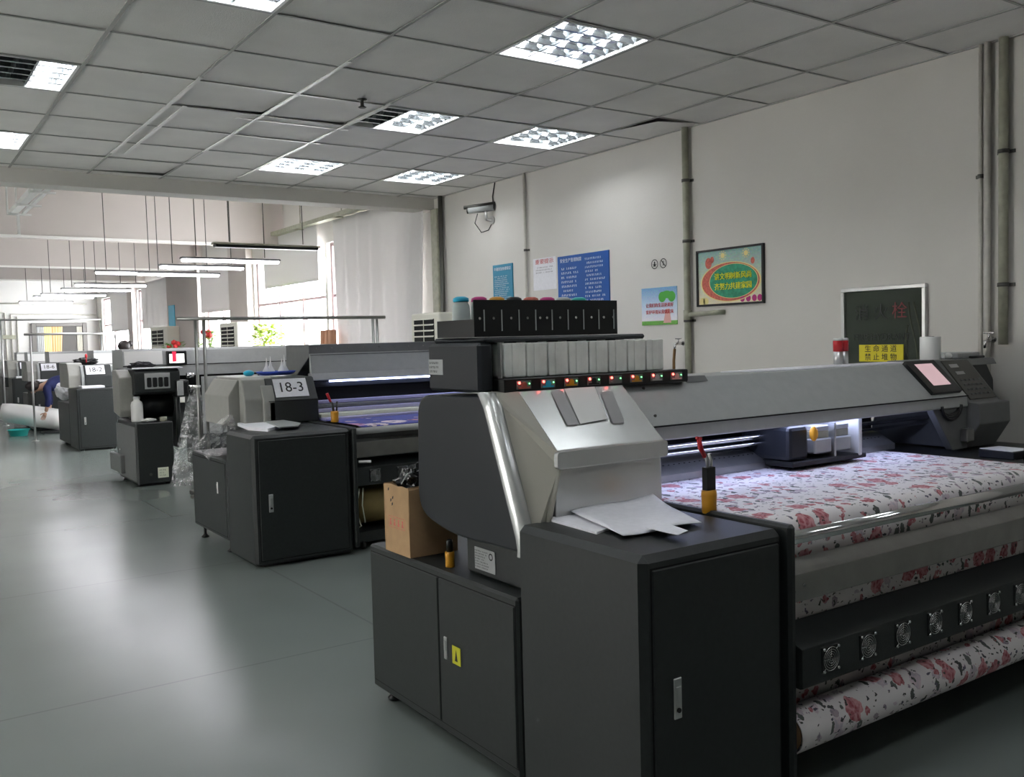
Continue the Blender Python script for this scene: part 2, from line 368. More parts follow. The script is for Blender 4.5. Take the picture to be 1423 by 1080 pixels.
# ------------------------------------------------------------------ the hall
XW = 5.6; ZC = 3.30; YB = 9.7; YF = 30.0; ZR = 4.05; XL = -6.0; YN = -4.5
GX0, GPX = 1.118, .6655; GY0, GPY = 3.27, .694
struct('floor', box(BM(), XL-.2, XW+.2, YN-.2, YF+.2, -.12, 0), 'floor')
b = BM()
box(b, XW, XW+.24, YN, 9.72, 0, ZR)
WIN = [(10.3, 12.9), (13.0, 16.1), (17.2, 19.1), (21.6, 24.9), (25.5, 29.3)]
SILL, HEAD = .95, 3.1
ys = [9.72]+[v for w in WIN for v in w]+[YF]
for i in range(0, len(ys), 2): box(b, XW, XW+.24, ys[i], ys[i+1], 0, ZR)
for a, c in WIN:
    box(b, XW, XW+.24, a, c, 0, SILL); box(b, XW, XW+.24, a, c, HEAD, ZR)
struct('wall_right', b, 'wall')
b = BM(); FILL_WIN = [(5.8, 8.4)]; ys = [YN]+[v for q in FILL_WIN for v in q]+[YF]  # unseen window opening, added to bring daylight into the near hall
for i in range(0, len(ys), 2): box(b, XL-.2, XL, ys[i], ys[i+1], 0, ZR)
for a, c in FILL_WIN: box(b, XL-.2, XL, a, c, 0, .9); box(b, XL-.2, XL, a, c, 2.7, ZR)
struct('wall_left', b, 'wallw')
for k, (a, c) in enumerate(FILL_WIN, 6):
    b = BM()
    for y in (a, (a+c)/2-.025, c-.05): box(b, XL-.12, XL-.07, y, y+.05, .95, 2.65)
    box(b, XL-.12, XL-.07, a, c, .9, .95); box(b, XL-.12, XL-.07, a, c, 2.65, 2.7)
    struct('window_%d' % k, b, 'winf')  # frame of the added, unseen left-wall window
struct('wall_back', box(BM(), XL-.2, XW+.24, YF, YF+.2, 0, ZR), 'wallw')
struct('wall_front', box(BM(), XL-.2, XW+.24, YN-.2, YN, 0, ZR), 'wallw')
b = BM(); box(b, XL, XW, YB+.2, YF, ZR, ZR+.1)
struct('ceiling', b, 'wallw')
# suspended tile ceiling, each cell its own panel face, cells that hold a troffer left open
TROF = [(3,1,3), (3,4,2), (5,4,3), (3,7,3), (5,7,3), (0,1,3), (-1,4,1), (-1,7,2), (-4,1,3), (-4,4,3), (-4,7,3), (3,-2,3), (-1,-2,3), (0,-5,3), (3,-5,3), (-4,-2,3), (-8,1,3), (-8,5,3)]
cells = {(a, c) for a, c, _ in TROF}
b = BM(); rnd = random.Random(3)
kx0 = -11; ky0 = -12
for i in range(kx0, 8):
    for j in range(ky0, 10):
        if (i, j) in cells: continue
        x0 = GX0+GPX*i; x1 = min(x0+GPX, XW); y0 = GY0+GPY*j; y1 = min(y0+GPY, YB)
        if x0 >= XW or y0 >= YB: continue
        x0 = max(x0, XL); y0 = max(y0, YN)
        if x1 <= XL or y1 <= YN: continue
        dz = [rnd.uniform(.001, .007) for _ in range(4)]
        if (i, j) == (6, 3): dz[0] = -.035; dz[1] = .004
        if (i, j) in ((1,4), (2,4), (1,8)): dz[2] += .015
        f = quad(b, (x0, y0, ZC+dz[0]), (x1, y0, ZC+dz[1]), (x1, y1, ZC+dz[2]), (x0, y1, ZC+dz[3]))
struct('ceiling_tiles', b, 'tile')
bpy.data.objects['ceiling_tiles'].name = 'ceiling_2'
b = BM()
for i in range(kx0, 8):
    x = GX0+GPX*i
    if XL < x < XW: box(b, x-.010, x+.010, YN, YB, ZC-.004, ZC+.0005)
for j in range(ky0, 10):
    y = GY0+GPY*j
    if YN < y < YB: box(b, XL, XW, y-.008, y+.008, ZC-.0035, ZC+.0004)
box(b, XW-.02, XW, YN, YB, ZC-.004, ZC+.006)
trim(b, 'gridm')
# brighter bars along parts of the grid
b = BM()
for (i, y0, y1) in ((1, 5.95, 8.6), (1.16, 6.7, 8.6), (2, 5.2, 8.2), (3, 5.95, 9.3)):
    x = GX0+GPX*i; box(b, x-.014, x+.014, y0, y1, ZC-.008, ZC-.0042)
for (j, x0, x1) in ((4, 1.45, 3.1), (5.2, 2.3, 3.2), (6, 2.3, 3.2)):
    y = GY0+GPY*j; box(b, x0, x1, y-.012, y+.012, ZC-.008, ZC-.0042)
trim(b, 'gridw')
b = BM(); box(b, XL, XW, YN, YB, ZC+.25, ZC+.3); trim(b, 'wallw')          # slab over the hung ceiling
# beams across the hall
b = BM(); box(b, XL, XW, YB, YB+.28, 3.165, ZR); trim(b, 'lgrey' if 0 else 'wall')
for y, z in ((14.6, 3.22), (19.3, 3.18), (24.0, 3.26)):
    b = BM(); box(b, XL, XW, y, y+.35, z, ZR); trim(b, 'pink')
    b = BM(); box(b, XL, XW, y-.015, y, z-.02, z+.015); trim(b, 'gridw')
# pilasters of the window side
for a, c in ((16.1, 17.2), (19.1, 21.6), (24.9, 25.5)):
    b = BM(); box(b, XW-.12, XW, a+.05, c-.05, 0, ZR); trim(b, 'pink')
b = BM(); box(b, XL, XW, YF-.02, YF, 0, .12); struct('baseboard_back', b, 'grey2')
# windows
for k, (a, c) in enumerate(WIN, 1):
    b = BM(); t = .05
    box(b, XW+.06, XW+.12, a, c, SILL, SILL+t); box(b, XW+.06, XW+.12, a, c, HEAD-t, HEAD)
    n = 3 if c-a > 2.5 else 2
    for i in range(n+1):
        y = a+(c-a-t)*i/n; box(b, XW+.06, XW+.12, y, y+t, SILL+t, HEAD-t)
    box(b, XW+.065, XW+.115, a+t, c-t, 2.3, 2.34)
    w = struct('window_%d' % k, b, 'winf')
    g = BM(); box(g, XW+.088, XW+.092, a+t, c-t, SILL+t, HEAD-t); obj('pane', g, 'glass', w)
    s = BM(); box(s, XW-.04, XW+.06, a, c, SILL-.03, SILL-.002, .008); obj('window_sill', s, 'white', w)
# far door and the notices around it
b = BM()
for x0, x1, z0, z1 in ((3.80, 3.92, 0, 2.43), (5.16, 5.28, 0, 2.43), (3.92, 5.16, 2.33, 2.43)): box(b, x0, x1, YF-.08, YF-.001, z0, z1, .01)
d = struct('door_1', b, 'door')
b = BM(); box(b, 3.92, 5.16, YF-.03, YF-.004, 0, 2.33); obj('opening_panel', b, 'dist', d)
for nm, x0, x1, m_ in (('curtain', 3.94, 4.13, 'lgrey'), ('curtain', 4.13, 4.32, 'pyel'), ('curtain', 4.32, 4.62, 'wood'), ('curtain', 5.0, 5.15, 'beige')):
    bb = BM(); n = 14
    g1 = [bb.verts.new((x0+(x1-x0)*i/n, YF-.055+.012*math.sin(i*1.9), 2.32)) for i in range(n+1)]; g2 = [bb.verts.new((x0+(x1-x0)*i/n*(.6 if m_ == 'wood' else 1), YF-.055+.012*math.sin(i*1.9+.5), .3)) for i in range(n+1)]
    for i in range(n): bb.faces.new((g1[i], g1[i+1], g2[i+1], g2[i]))
    obj(nm, bb, m_, d, True)
# conduits on the far wall
b = BM()
for pts in ([(2.5, YF-.03, 3.0), (5.3, YF-.03, 2.98)], [(2.5, YF-.03, 2.73), (3.15, YF-.03, 2.73), (3.15, YF-.03, 0)], [(3.3, YF-.03, 0), (3.3, YF-.03, 2.68), (5.55, YF-.03, 2.66)], [(3.45, YF-.03, 0), (3.45, YF-.03, 2.62)]):
    tube(b, pts, .02, 6)
trim(b, 'pipew')
b = BM(); box(b, 3.05, 3.4, YF-.07, YF-.001, 1.98, 2.10, .01)
solo('wall_box', b, 'pipe', (3.22, YF-.001, 1.98), 'small olive junction box on the far wall left of the doorway', 'box')
b = BM(); box(b, 3.8, 4.15, YF-.05, YF-.001, 1.4, 1.85, .01)
b = BM(); box(b, 2.8, 2.98, YF-.03, YF-.001, 1.85, 2.1, .005)
solo('notice', b, 'white', (2.89, YF-.001, 1.85), 'small white notice on the far wall at the left edge', 'notice')
# ------------------------------------------------------------------ ceiling troffers
def troffer(lit, i, j, label, group=None):
    x0 = GX0+GPX*i+.012; x1 = x0+GPX-.024; y0 = GY0+GPY*j+.012; y1 = y0+GPY-.024; z = ZC
    t = thing('ceiling_troffer', ((x0+x1)/2, (y0+y1)/2, z+.10), label, 'ceiling light', group)
    f = BM(); w = .018
    for a in ((x0, x1, y0, y0+w), (x0, x1, y1-w, y1), (x0, x0+w, y0+w, y1-w), (x1-w, x1, y0+w, y1-w)): box(f, *a, z-.006, z+.09)
    box(f, x0, x1, y0, y1, z+.09, z+.1); obj('frame', f, 'white', t)
    bx = (x1-x0-2*w)/3
    for k in range(3):
        a = x0+w+bx*k; c = a+bx
        r = BM(); n = 8
        prof = [(a+bx*q/n, z+.012+.07*math.sin(PI*q/n)**.7) for q in range(n+1)]
        for (xa, za), (xb, zb) in zip(prof, prof[1:]):
            fc = quad(r, (xa, y0+w, za), (xb, y0+w, zb), (xb, y1-w, zb), (xa, y1-w, za)); fc.smooth = True
        obj('reflector', r, 'mirror', t)
        on = k >= 3-lit
        l = BM(); xm = (a+c)/2; tube(l, [(xm, y0+w+.01, z+.05), (xm, y1-w-.01, z+.05)], .013, 8); obj('tube', l, 'tube' if on else 'tubeoff', t)
        q = BM()
        for s in range(1, 5):
            ym = y0+w+(y1-y0-2*w)*s/5
            vs = [(ym-.011, z+.004), (ym+.011, z+.004), (ym+.003, z+.034), (ym-.003, z+.034)]
            prism(q, vs, 'x', a+.002, c-.002)
        prism(q, [(a-.006, z+.002), (a+.006, z+.002), (a+.001, z+.05), (a-.001, z+.05)], 'y', y0+w, y1-w)
        obj('louver', q, 'mirror', t)
    return t
TL = ['bright ceiling louver light nearest the camera, above the front printer', 'ceiling louver light with its left tube out, between the middle tiles',
 'ceiling louver light beside the sagging dark tile gap', 'flat-looking ceiling louver light near the beam, left of two', 'ceiling louver light near the beam and the right wall',
 'ceiling louver light cut by the top edge of the photo', 'ceiling louver light with dark left half at the left edge', 'small ceiling louver light at the left edge nearest the beam']
for k, (i, j, lit) in enumerate(TROF):
    troffer(lit, i, j, TL[k] if k < len(TL) else 'ceiling louver light of the same hall, outside the picture', None if k < len(TL) else 'ceiling lights outside the picture')
b = BM(); lathe(b, [(.022, -.06), (.03, -.055), (.012, -.045), (.012, -.01), (.035, -.004), (.035, 0)], at(503, 138, Z=ZC), 12)
solo('sprinkler_head', b, 'darkm', at(503, 138, Z=ZC), 'small dark sprinkler head on the tile ceiling', 'sprinkler')
# ------------------------------------------------------------------ pendant lamps
def pendant(p0, L, zt, label, on=True, proto=[None]):
    x0, y, z = p0
    t = thing('pendant_lamp', (x0+L/2, y, z), label, 'hanging light', 'hanging tube lights over the far printers' if on else None)
    h = BM(); prism(h, rounded([(-.07, .0), (.07, .0), (.05, .024), (-.05, .024)], .01), 'x', 0, L); 
    for v in h.verts: v.co += Vector((x0, y, z+.012))
    obj('housing', h, 'pipe' if not on else 'grey2', t)
    d = BM(); prism(d, rounded([(-.065, .01), (.065, .01), (.05, -.018), (-.05, -.018)], .015), 'x', .02, L-.02)
    for v in d.verts: v.co += Vector((x0, y, z))
    obj('diffuser', d, 'pend' if on else 'black', t)
    for s in (.15, .85):
        w = BM(); tube(w, [(x0+L*s, y, z+.05), (x0+L*s-.01, y, zt)], .006, 5); obj('suspension_rod', w, 'darkm', t)
LP = [((252,361),(387,365)), ((218,372),(343,372.5)), ((132,379),(235,381)), ((190,381),(305,383)), ((105,396),(202,398)), ((88,402),(178,405)), ((60,409),(143,412)), ((50,412),(126,415)), ((29,420),(98,422))]
LL = ['nearest lit hanging tube lamp, right end above the curtain rail', 'second nearest lit hanging tube lamp, just below the nearest one', 'lit hanging tube lamp whose right end lies behind another', 'lit hanging tube lamp overlapping its left neighbour',
 'upper of the middle pair of distant hanging tube lamps', 'lower of the middle pair of distant hanging tube lamps', 'far lit hanging tube lamp overlapping the next one', 'far lit hanging tube lamp, second from the last', 'farthest and lowest lit hanging tube lamp']
for k, (a, c) in enumerate(LP):
    zl = 2.665 if k == 2 else 2.62; A = at(*a, Z=zl); B = at(*c, Z=zl); y = (A.y+B.y)/2
    pendant((A.x, y, zl), B.x-A.x, ZR, LL[k])
A = at(290, 343, Z=2.75); B = at(440, 347, Z=2.75); pendant((A.x, (A.y+B.y)/2-.1, 2.75), B.x-A.x, ZR, 'unlit dark hanging lamp bar in front of the window blind', False)
# cable trunking under the far ceiling
b = BM(); box(b, 1.42, 1.50, 10.1, 12.6, 3.24, 3.30); box(b, 1.56, 1.60, 10.1, 12.6, 3.26, 3.29); box(b, 1.49, 1.52, 12.45, 12.48, 3.0, 3.25)
for y in (10.6, 11.6, 12.4): box(b, 1.38, 1.64, y, y+.02, 3.22, 3.24); box(b, 1.38, 1.40, y, y+.02, 3.24, ZR)
solo('cable_trunking', b, 'white', (1.5, 11, 3.24), 'white cable trunking hung in the dark corner behind the beam', 'trunking')
# ------------------------------------------------------------------ window dressings
def drape(name, y0, y1, z0a, z0b, z1, x, amp, waves, m, label, tilt=0, n=70):
    b = BM(); R = 14
    g = []
    for r in range(R+1):
        row = []
        for i in range(n+1):
            s = i/n; y = y0+(y1-y0)*s; zb = z0a+(z0b-z0a)*s; z = z1+(zb-z1)*r/R
            row.append(b.verts.new((x+amp*math.sin(s*waves*2*PI+r*.12)*(.35+.65*r/R)+amp*.4*math.sin(s*waves*5.1), y+tilt*r/R*(1-s), z)))
        g.append(row)
    for r in range(R):
        for i in range(n): b.faces.new((g[r][i], g[r][i+1], g[r+1][i+1], g[r+1][i])).smooth = True
    o = solo(name, b, m, (x, (y0+y1)/2, z1), label, name.replace('_', ' ').split()[-1], None, True)
    sm = o.modifiers.new('s', 'SOLIDIFY'); sm.thickness = .004
    return o
def curtain_mat():
    m = bpy.data.materials.new('sheer_curtain_cloth'); m.use_nodes = True; nt = m.node_tree; nt.nodes.clear(); N = nt.nodes.new; L = nt.links.new
    o = N('ShaderNodeOutputMaterial'); d = N('ShaderNodeBsdfDiffuse'); t = N('ShaderNodeBsdfTranslucent'); d.inputs[0].default_value = (.80,.785,.775,1); t.inputs[0].default_value = (.55,.53,.52,1)
    x = N('ShaderNodeMixShader'); x.inputs[0].default_value = .14; L(d.outputs[0], x.inputs[1]); L(t.outputs[0], x.inputs[2]); L(x.outputs[0], o.inputs[0]); return m
M['cloth'] = curtain_mat()
drape('curtain', 9.74, 12.35, .9, .9, 3.36, XW-.12, .035, 7, 'cloth', 'tall white curtain hanging behind the second printer', .25)
drape('roller_blind', 13.0, 15.3, 2.55, 2.56, 3.42, XW-.1, .006, 2, 'cloth', 'white blind half lowered over the nearest open window')
drape('roller_blind', 17.0, 19.0, 2.28, 2.30, 3.2, XW-.1, .006, 2, 'cloth', 'white blind over the middle window, beyond the first pilaster')
drape('curtain', 21.5, 24.0, 2.05, 2.10, 3.2, XW-.1, .03, 5, 'cloth', 'white curtain drawn back above the distant cream cabinet')
drape('roller_blind', 25.3, 27.6, 2.1, 2.1, 3.2, XW-.1, .006, 2, 'cloth', 'farthest white blind, next to the far corner')
b = BM(); box(b, XW-.22, XW-.10, 10.0, 16.4, 3.37, 3.43); 
for y in (10.5, 12, 13.5, 15): box(b, XW-.24, XW, y, y+.03, 3.35, 3.365); tube(b, [(XW-.15, y+.01, 3.43), (XW-.15, y+.01, ZR)], .008, 5)
solo('curtain_rail', b, 'pipe', (XW-.15, 13, 3.37), 'long grey curtain rail running along the window wall', 'curtain rail')
# column cladding and pipe at the end of the tiled hall
b = BM(); box(b, XW-.06, XW, 9.55, 9.7, 0, 3.17, .01); trim(b, 'pipe')
b = BM(); tube(b, [(XW-.05, 9.47, 0), (XW-.05, 9.47, ZC)], .028, 10); trim(b, 'darkm')
# ------------------------------------------------------------------ right wall fittings
s = XW/5.5
def wy(v): return v*s
def wz(v): return 1.6+(v-1.6)*s
def vpipe(y, r, z0, z1, m, label, clamps=(), branch=None):
    t = thing('wall_pipe', (XW-r-.01, y, z0), label, 'pipe')
    b = BM(); tube(b, [(XW-r-.012, y, z0), (XW-r-.012, y, z1)], r, 14); obj('pipe', b, m, t)
    for z in clamps:
        c = BM(); lathe(c, [(r+.006, -.012), (r+.006, .012)], (XW-r-.012, y, z), 14); box(c, XW-.012, XW, y-r-.025, y+r+.025, z-.01, z+.01); obj('pipe_clamp', c, 'darkm', t)
    if branch:
        c = BM(); zz, L = branch; tube(c, [(XW-r-.012, y, zz-.01), (XW-r-.012, y-L, zz), (XW-.001, y-L-.03, zz)], r*.72, 12); lathe(c, [(r*1.25, -.04), (r*1.25, .04)], (XW-r-.012, y, zz-.01), 14); obj('pipe_branch', c, m, t)
vpipe(wy(5.41), .028, 0, ZC, 'pipe', 'greenish vertical pipe with a short side branch, left of the framed picture', (wz(2.845), wz(2.36), wz(1.72)), (wz(1.775), .34))
vpipe(wy(7.67), .014, 0, ZC, 'pipew', 'thin vertical conduit between the teal board and the white notice', (wz(2.5),))
vpipe(wy(3.0), .012, 0, ZC, 'pipew', 'thinnest pale pipe, left of the pipe group near the right edge', (wz(2.5),))
vpipe(wy(2.955), .02, 0, ZC, 'pipew', 'pale pipe in the middle of the group near the right edge')
vpipe(wy(2.857), .027, wz(1.5), ZC, 'pipe', 'olive pipe with clamps, right one of the group near the right edge', (wz(2.62), wz(1.85)))
def tap(y, z, label, hose=True):
    t = thing('wall_tap', (XW, y, z), label, 'tap')
    b = BM(); tube(b, [(XW, y, z), (XW-.07, y, z), (XW-.10, y, z-.01), (XW-.105, y, z-.05)], [.012, .014, .013, .009], 10); lathe(b, [(.018, -.006), (.018, 0)], (XW-.002, y, z), 12, 'x'); obj('spout', b, 'chrome', t)
    h = BM(); tube(h, [(XW-.06, y, z), (XW-.06, y, z+.04)], .006, 8); box(h, XW-.066, XW-.054, y-.035, y+.035, z+.036, z+.046, .003); obj('handle', h, 'chrome', t)
    if hose:
        q = BM(); tube(q, [(XW-.105, y, z-.045), (XW-.107, y+.01, z-.14), (XW-.10, y+.02, z-.5), (XW-.06, y+.02, z-1.0)], .012, 10); obj('hose', q, 'hose', t)
tap(wy(5.50), wz(1.535), 'chrome wall tap with a brown hose hanging down, behind the ink rack')
tap(wy(2.93), wz(1.53), 'chrome wall tap beside the pipes at the right edge', False)
# boards; R points to reading right (-Y), U up
Rw, Uw = (0, -1, 0), (0, 0, 1)
def board(name, y0, y1, z0, z1, m, label, cat, th=.012, frame=None, uv=False):
    y0, y1, z0, z1 = wy(y0), wy(y1), wz(z0), wz(z1)
    t = thing(name, (XW, (y0+y1)/2, z0), label, cat)
    b = BM(); uvl = b.loops.layers.uv.new('UVMap'); box(b, XW-th, XW-.0002, y0, y1, z0, z1)
    for f in b.faces:
        for l in f.loops: l[uvl].uv = ((y1-l.vert.co.y)/(y1-y0), (l.vert.co.z-z0)/(z1-z0))
    obj('panel', b, m, t)
    if frame:
        w = .016; f = BM()
        for a in ((y0-w, y1+w, z0-w, z0), (y0-w, y1+w, z1, z1+w), (y0-w, y0, z0, z1), (y1, y1+w, z0, z1)): box(f, XW-th-.012, XW-.0005, *a)
        obj('frame', f, frame, t)
    xf = XW-th-.0006
    def P(u, v): return Vector((xf, y1-(y1-y0)*u, z0+(z1-z0)*v))
    return t, P, y1-y0, z1-z0
t, P, w, h = board('safety_board', 7.935, 8.298, 1.85, 2.395, 'tealp', 'teal safety board with white lettering, left of the thin conduit', 'sign')
text('中暑应急处理常识', .040, P(.5, .91), Rw, Uw, 'wtxt', t, 'heading')
b = scribble(BM(), P(.5, .42), Vector(Rw), Vector(Uw), w*.84, h*.74, 20, 5, .55); obj('small_print', b, 'wtxt', t)
t, P, w, h = board('paper_notice', 7.20, 7.578, 2.085, 2.40, 'whitep', 'white notice sheet with a red heading, left of the blue board', 'notice', .003)
text('重要提示', .052, P(.5, .88), Rw, Uw, 'rtxt', t, 'heading', stretch=1.5)
b = scribble(BM(), P(.52, .63), Vector(Rw), Vector(Uw), w*.8, h*.24, 3, 8, .5, .15); obj('small_print', b, 'gtxt', t)
t, P, w, h = board('rules_board', 6.408, 7.163, 1.72, 2.386, 'bluep', 'large blue rules board with two columns of white lettering', 'sign')
text('安全生产管理制度', .042, P(.27, .93), Rw, Uw, 'wtxt', t, 'heading')
b = scribble(BM(), P(.26, .44), Vector(Rw), Vector(Uw), w*.37, h*.82, 13, 11, .5, .35); scribble(b, P(.75, .49), Vector(Rw), Vector(Uw), w*.40, h*.92, 16, 12, .5, .2); obj('small_print', b, 'wtxt', t)
t, P, w, h = board('landscape_poster', 5.563, 5.99, 1.695, 2.011, 'psky', 'small poster with a green tree on blue sky and pink lettering', 'poster', .006)
b = BM(); disc(b, P(.72, .70), Rw, Uw, .085, 24, .001, 1.05, .75, a0=-.1, a1=PI+.1); disc(b, P(.60, .74), Rw, Uw, .045, 20, .0012); disc(b, P(.86, .74), Rw, Uw, .045, 20, .0012); obj('tree_crown', b, 'pgreen2', t)
b = BM(); quad(b, P(.62, .05), P(.84, .05), P(.80, .42), P(.70, .42))
for v in b.verts: v.co.x -= .001
obj('tree_trunk', b, 'ppink', t)
text('让我们的生活更美好', .038, P(.52, .52), Rw, Uw, 'rtxt', t, 'lettering', .002); text('爱护环境从我做起来', .038, P(.52, .34), Rw, Uw, 'rtxt', t, 'lettering', .002)
t, P, w, h = board('framed_picture', 4.66, 5.31, 1.842, 2.256, 'pcat', 'dark-framed crayon picture with yellow characters on green', 'picture', .012, 'ktxt')
b = BM(); disc(b, P(.51, .40), Rw, Uw, .305, 40, .001, 1.0, .50); obj('red_oval', b, 'pred', t)
b = BM(); disc(b, P(.51, .40), Rw, Uw, .315, 48, .0013, .99, .50, r0=.302); disc(b, P(.56, .41), Rw, Uw, .252, 40, .0023, 1, .54, r0=.245); obj('outline', b, 'pyel', t)
b = BM(); disc(b, P(.56, .41), Rw, Uw, .246, 40, .002, 1, .54); obj('green_field', b, 'pteal', t)
b = BM()
for u, v, r in ((.40, .90, .022), (.76, .90, .022)):
    disc(b, P(u, v), Rw, Uw, r, 16, .001)
    for k in range(10):
        a = k*PI/5; q = P(u, v)+Vector((0, -math.cos(a)*r*1.5, math.sin(a)*r*1.5)); disc(b, q, Rw, Uw, .006, 6, .001)
for u in (.12, .06): disc(b, P(u, .06), Rw, Uw, .03, 14, .001)
obj('sunflower', b, 'pyel', t)
b = BM()
for u, v, r in ((.17, .78, .035), (.23, .84, .02), (.86, .75, .02)): disc(b, P(u, v), Rw, Uw, r, 14, .001, 1, 1.3)
obj('flower', b, 'pred', t)
b = BM()
for u in (.70, .79, .88, .96):
    disc(b, P(u, .07), Rw, Uw, .024, 12, .0012, 1, 1.1)
obj('bud', b, 'pmag', t)
text('讲文明树新风尚', .058, P(.56, .50), Rw, Uw, 'ytxt', t, 'lettering', .006, stretch=.95); text('齐努力共建家园', .058, P(.56, .31), Rw, Uw, 'ytxt', t, 'lettering', .006, stretch=.95)
for y, lab in ((5.825, 'round black-outlined prohibition mark with a figure, left of the pair'), (5.72, 'round prohibition mark with a slash through a cigarette, right of the pair')):
    t = thing('prohibition_mark', (XW, wy(y), wz(2.21)), lab, 'sign'); c = Vector((XW-.001, wy(y), wz(2.21)))
    b = BM(); disc(b, c, Rw, Uw, .042, 28, .0015, r0=.035); obj('ring', b, 'ktxt', t)
    b = BM(); a = .5 if y > 5.8 else -.78
    if y > 5.8:
        disc(b, c+Vector((0,0,.015)), Rw, Uw, .008, 12, .0015); quad(b, c+Vector((-.0015,.016,-.02)), c+Vector((-.0015,-.016,-.02)), c+Vector((-.0015,-.006,.008)), c+Vector((-.0015,.006,.008))); quad(b, c+Vector((-.002,.026,-.004)), c+Vector((-.002,-.026,-.004)), c+Vector((-.002,-.026,0)), c+Vector((-.002,.026,0)))
    else:
        quad(b, c+Vector((-.0015,.026,.022)), c+Vector((-.0015,.020,.028)), c+Vector((-.0015,-.026,-.022)), c+Vector((-.0015,-.02,-.028))); quad(b, c+Vector((-.002,.004,-.02)), c+Vector((-.002,-.004,-.02)), c+Vector((-.002,-.004,.02)), c+Vector((-.002,.004,.02)))
    obj('symbol', b, 'ktxt', t)
# fire hydrant cabinet
y0, y1, z0, z1 = wy(3.35), wy(3.972), wz(1.05), wz(1.892)
t = thing('fire_hydrant_cabinet', (XW, (y0+y1)/2, z0), 'recessed fire hydrant cabinet with steel frame and dark glass door', 'fire cabinet')
b = BM(); w = .028
for a in ((y0, y1, z0, z0+w), (y0, y1, z1-w, z1), (y0, y0+w, z0+w, z1-w), (y1-w, y1, z0+w, z1-w)): box(b, XW-.03, XW-.0005, *a, .004)
obj('frame', b, 'alu', t)
b = BM(); box(b, XW-.005, XW-.001, y0+w, y1-w, z0+w, z1-w); obj('back_panel', b, 'hydm', t)
b = BM(); box(b, XW-.028, XW-.025, y0+w, y1-w, z0+w, z1-w); gl = obj('glass_door', b, 'hglass', t)
b = BM()
for k in range(6):
    yy = y0+w+.02+k*.024; pts = [(XW-.014, yy+.03*math.sin(q*.5+k), z0+.06+(.68-.05*k*(k > 2))*q/12) for q in range(13)]; tube(b, pts, .006, 6)
for k in range(3):
    yy = y1-w-.02-k*.022; tube(b, [(XW-.014, yy, z0+.04+.25*q/4) for q in range(5)], .006, 6)
obj('fire_hose', b, 'fhose', t)
c = Vector((XW-.030, (y0+y1)/2, 0))
text('消 火', .115, (XW-.030, (y0+y1)/2+.075, wz(1.715)), Rw, Uw, 'ktxt', t); text('栓', .115, (XW-.030, (y0+y1)/2-.135, wz(1.72)), Rw, Uw, 'darkred', t)
text('FIRE HYDRANT', .062, (XW-.030, (y0+y1)/2, wz(1.555)), Rw, Uw, 'ktxt', t)
b = BM(); ya, yb = 3.564, 3.894; box(b, XW-.036, XW-.029, ya, yb, 1.392, 1.506); st = obj('warning_sticker', b, 'ysign', t)
text('生 命 通 道', .05, (XW-.037, (ya+yb)/2, 1.476), Rw, Uw, 'ktxt', st); text('禁 止 堆 物', .05, (XW-.037, (ya+yb)/2, 1.420), Rw, Uw, 'ktxt', st)
# security camera
c = at(685, 310, X=XW); c.z += .03
t = thing('security_camera', (XW, c.y, c.z), 'grey bullet security camera on the wall near the ceiling', 'camera')
b = BM(); lathe(b, [(.045, -.02), (.045, 0)], (XW-.001, c.y, c.z), 16, 'x'); tube(b, [(XW, c.y, c.z), (XW-.08, c.y+.0, c.z), (XW-.09, c.y, c.z+.10)], .014, 10); obj('bracket', b, 'alu', t)
b = BM(); tube(b, [(XW-.02, c.y-.05, c.z+.13), (XW-.22, c.y+.14, c.z+.105)], .035, 14); obj('camera_body', b, 'grey', t)
b = BM(); tube(b, [(XW-.01, c.y-.07, c.z+.172), (XW-.26, c.y+.17, c.z+.14)], .02, 4); tube(b, [(XW-.22, c.y+.14, c.z+.105), (XW-.235, c.y+.152, c.z+.103)], .03, 14); obj('sun_shield', b, 'darkm', t)
b = BM(); tube(b, [(XW-.02, c.y-.05, c.z+.13), (XW-.01, c.y-.02, c.z+.25), (XW-.015, c.y-.08, ZC-.01)], .006, 6)
tube(b, [(XW-.15, c.y+.07, c.z+.07), (XW-.13, c.y+.16, c.z-.02), (XW-.06, c.y+.14, c.z-.12), (XW-.02, c.y+.06, c.z-.1), (XW-.01, c.y, c.z-.03)], .005, 6); obj('cable', b, 'black', t)
# ------------------------------------------------------------------ machine building blocks
def cabinet(t, nm, x0, x1, y0, y1, z0, z1, bev=.022, top=None):
    b = BM(); box(b, x0, x1, y0, y1, z0, z1, bev); return obj(nm, b, 'char', t)
def front_door(t, x0, x1, y, z0, z1, hx=None, hz=None, big=1):
    g = BM(); box(g, x0-.006, x1+.006, y-.001, y+.01, z0-.006, z1+.006); obj('door_gap', g, 'gap', t)
    b = BM(); box(b, x0, x1, y-.006, y+.006, z0, z1, .003); d = obj('cabinet_door', b, 'char', t)
    if hx is not None:
        h = BM(); box(h, hx-.013*big, hx+.013*big, y-.011, y-.005, hz-.05*big, hz+.05*big, .003); box(h, hx-.008*big, hx+.008*big, y-.014, y-.010, hz-.012*big, hz+.03*big, .002); obj('handle', h, 'alu', d)
        k = BM(); lathe(k, [(.006*big, -.016), (.006*big, -.01)], (hx, y, hz-.028*big), 10, 'y'); obj('lock', k, 'black', d)
    return d
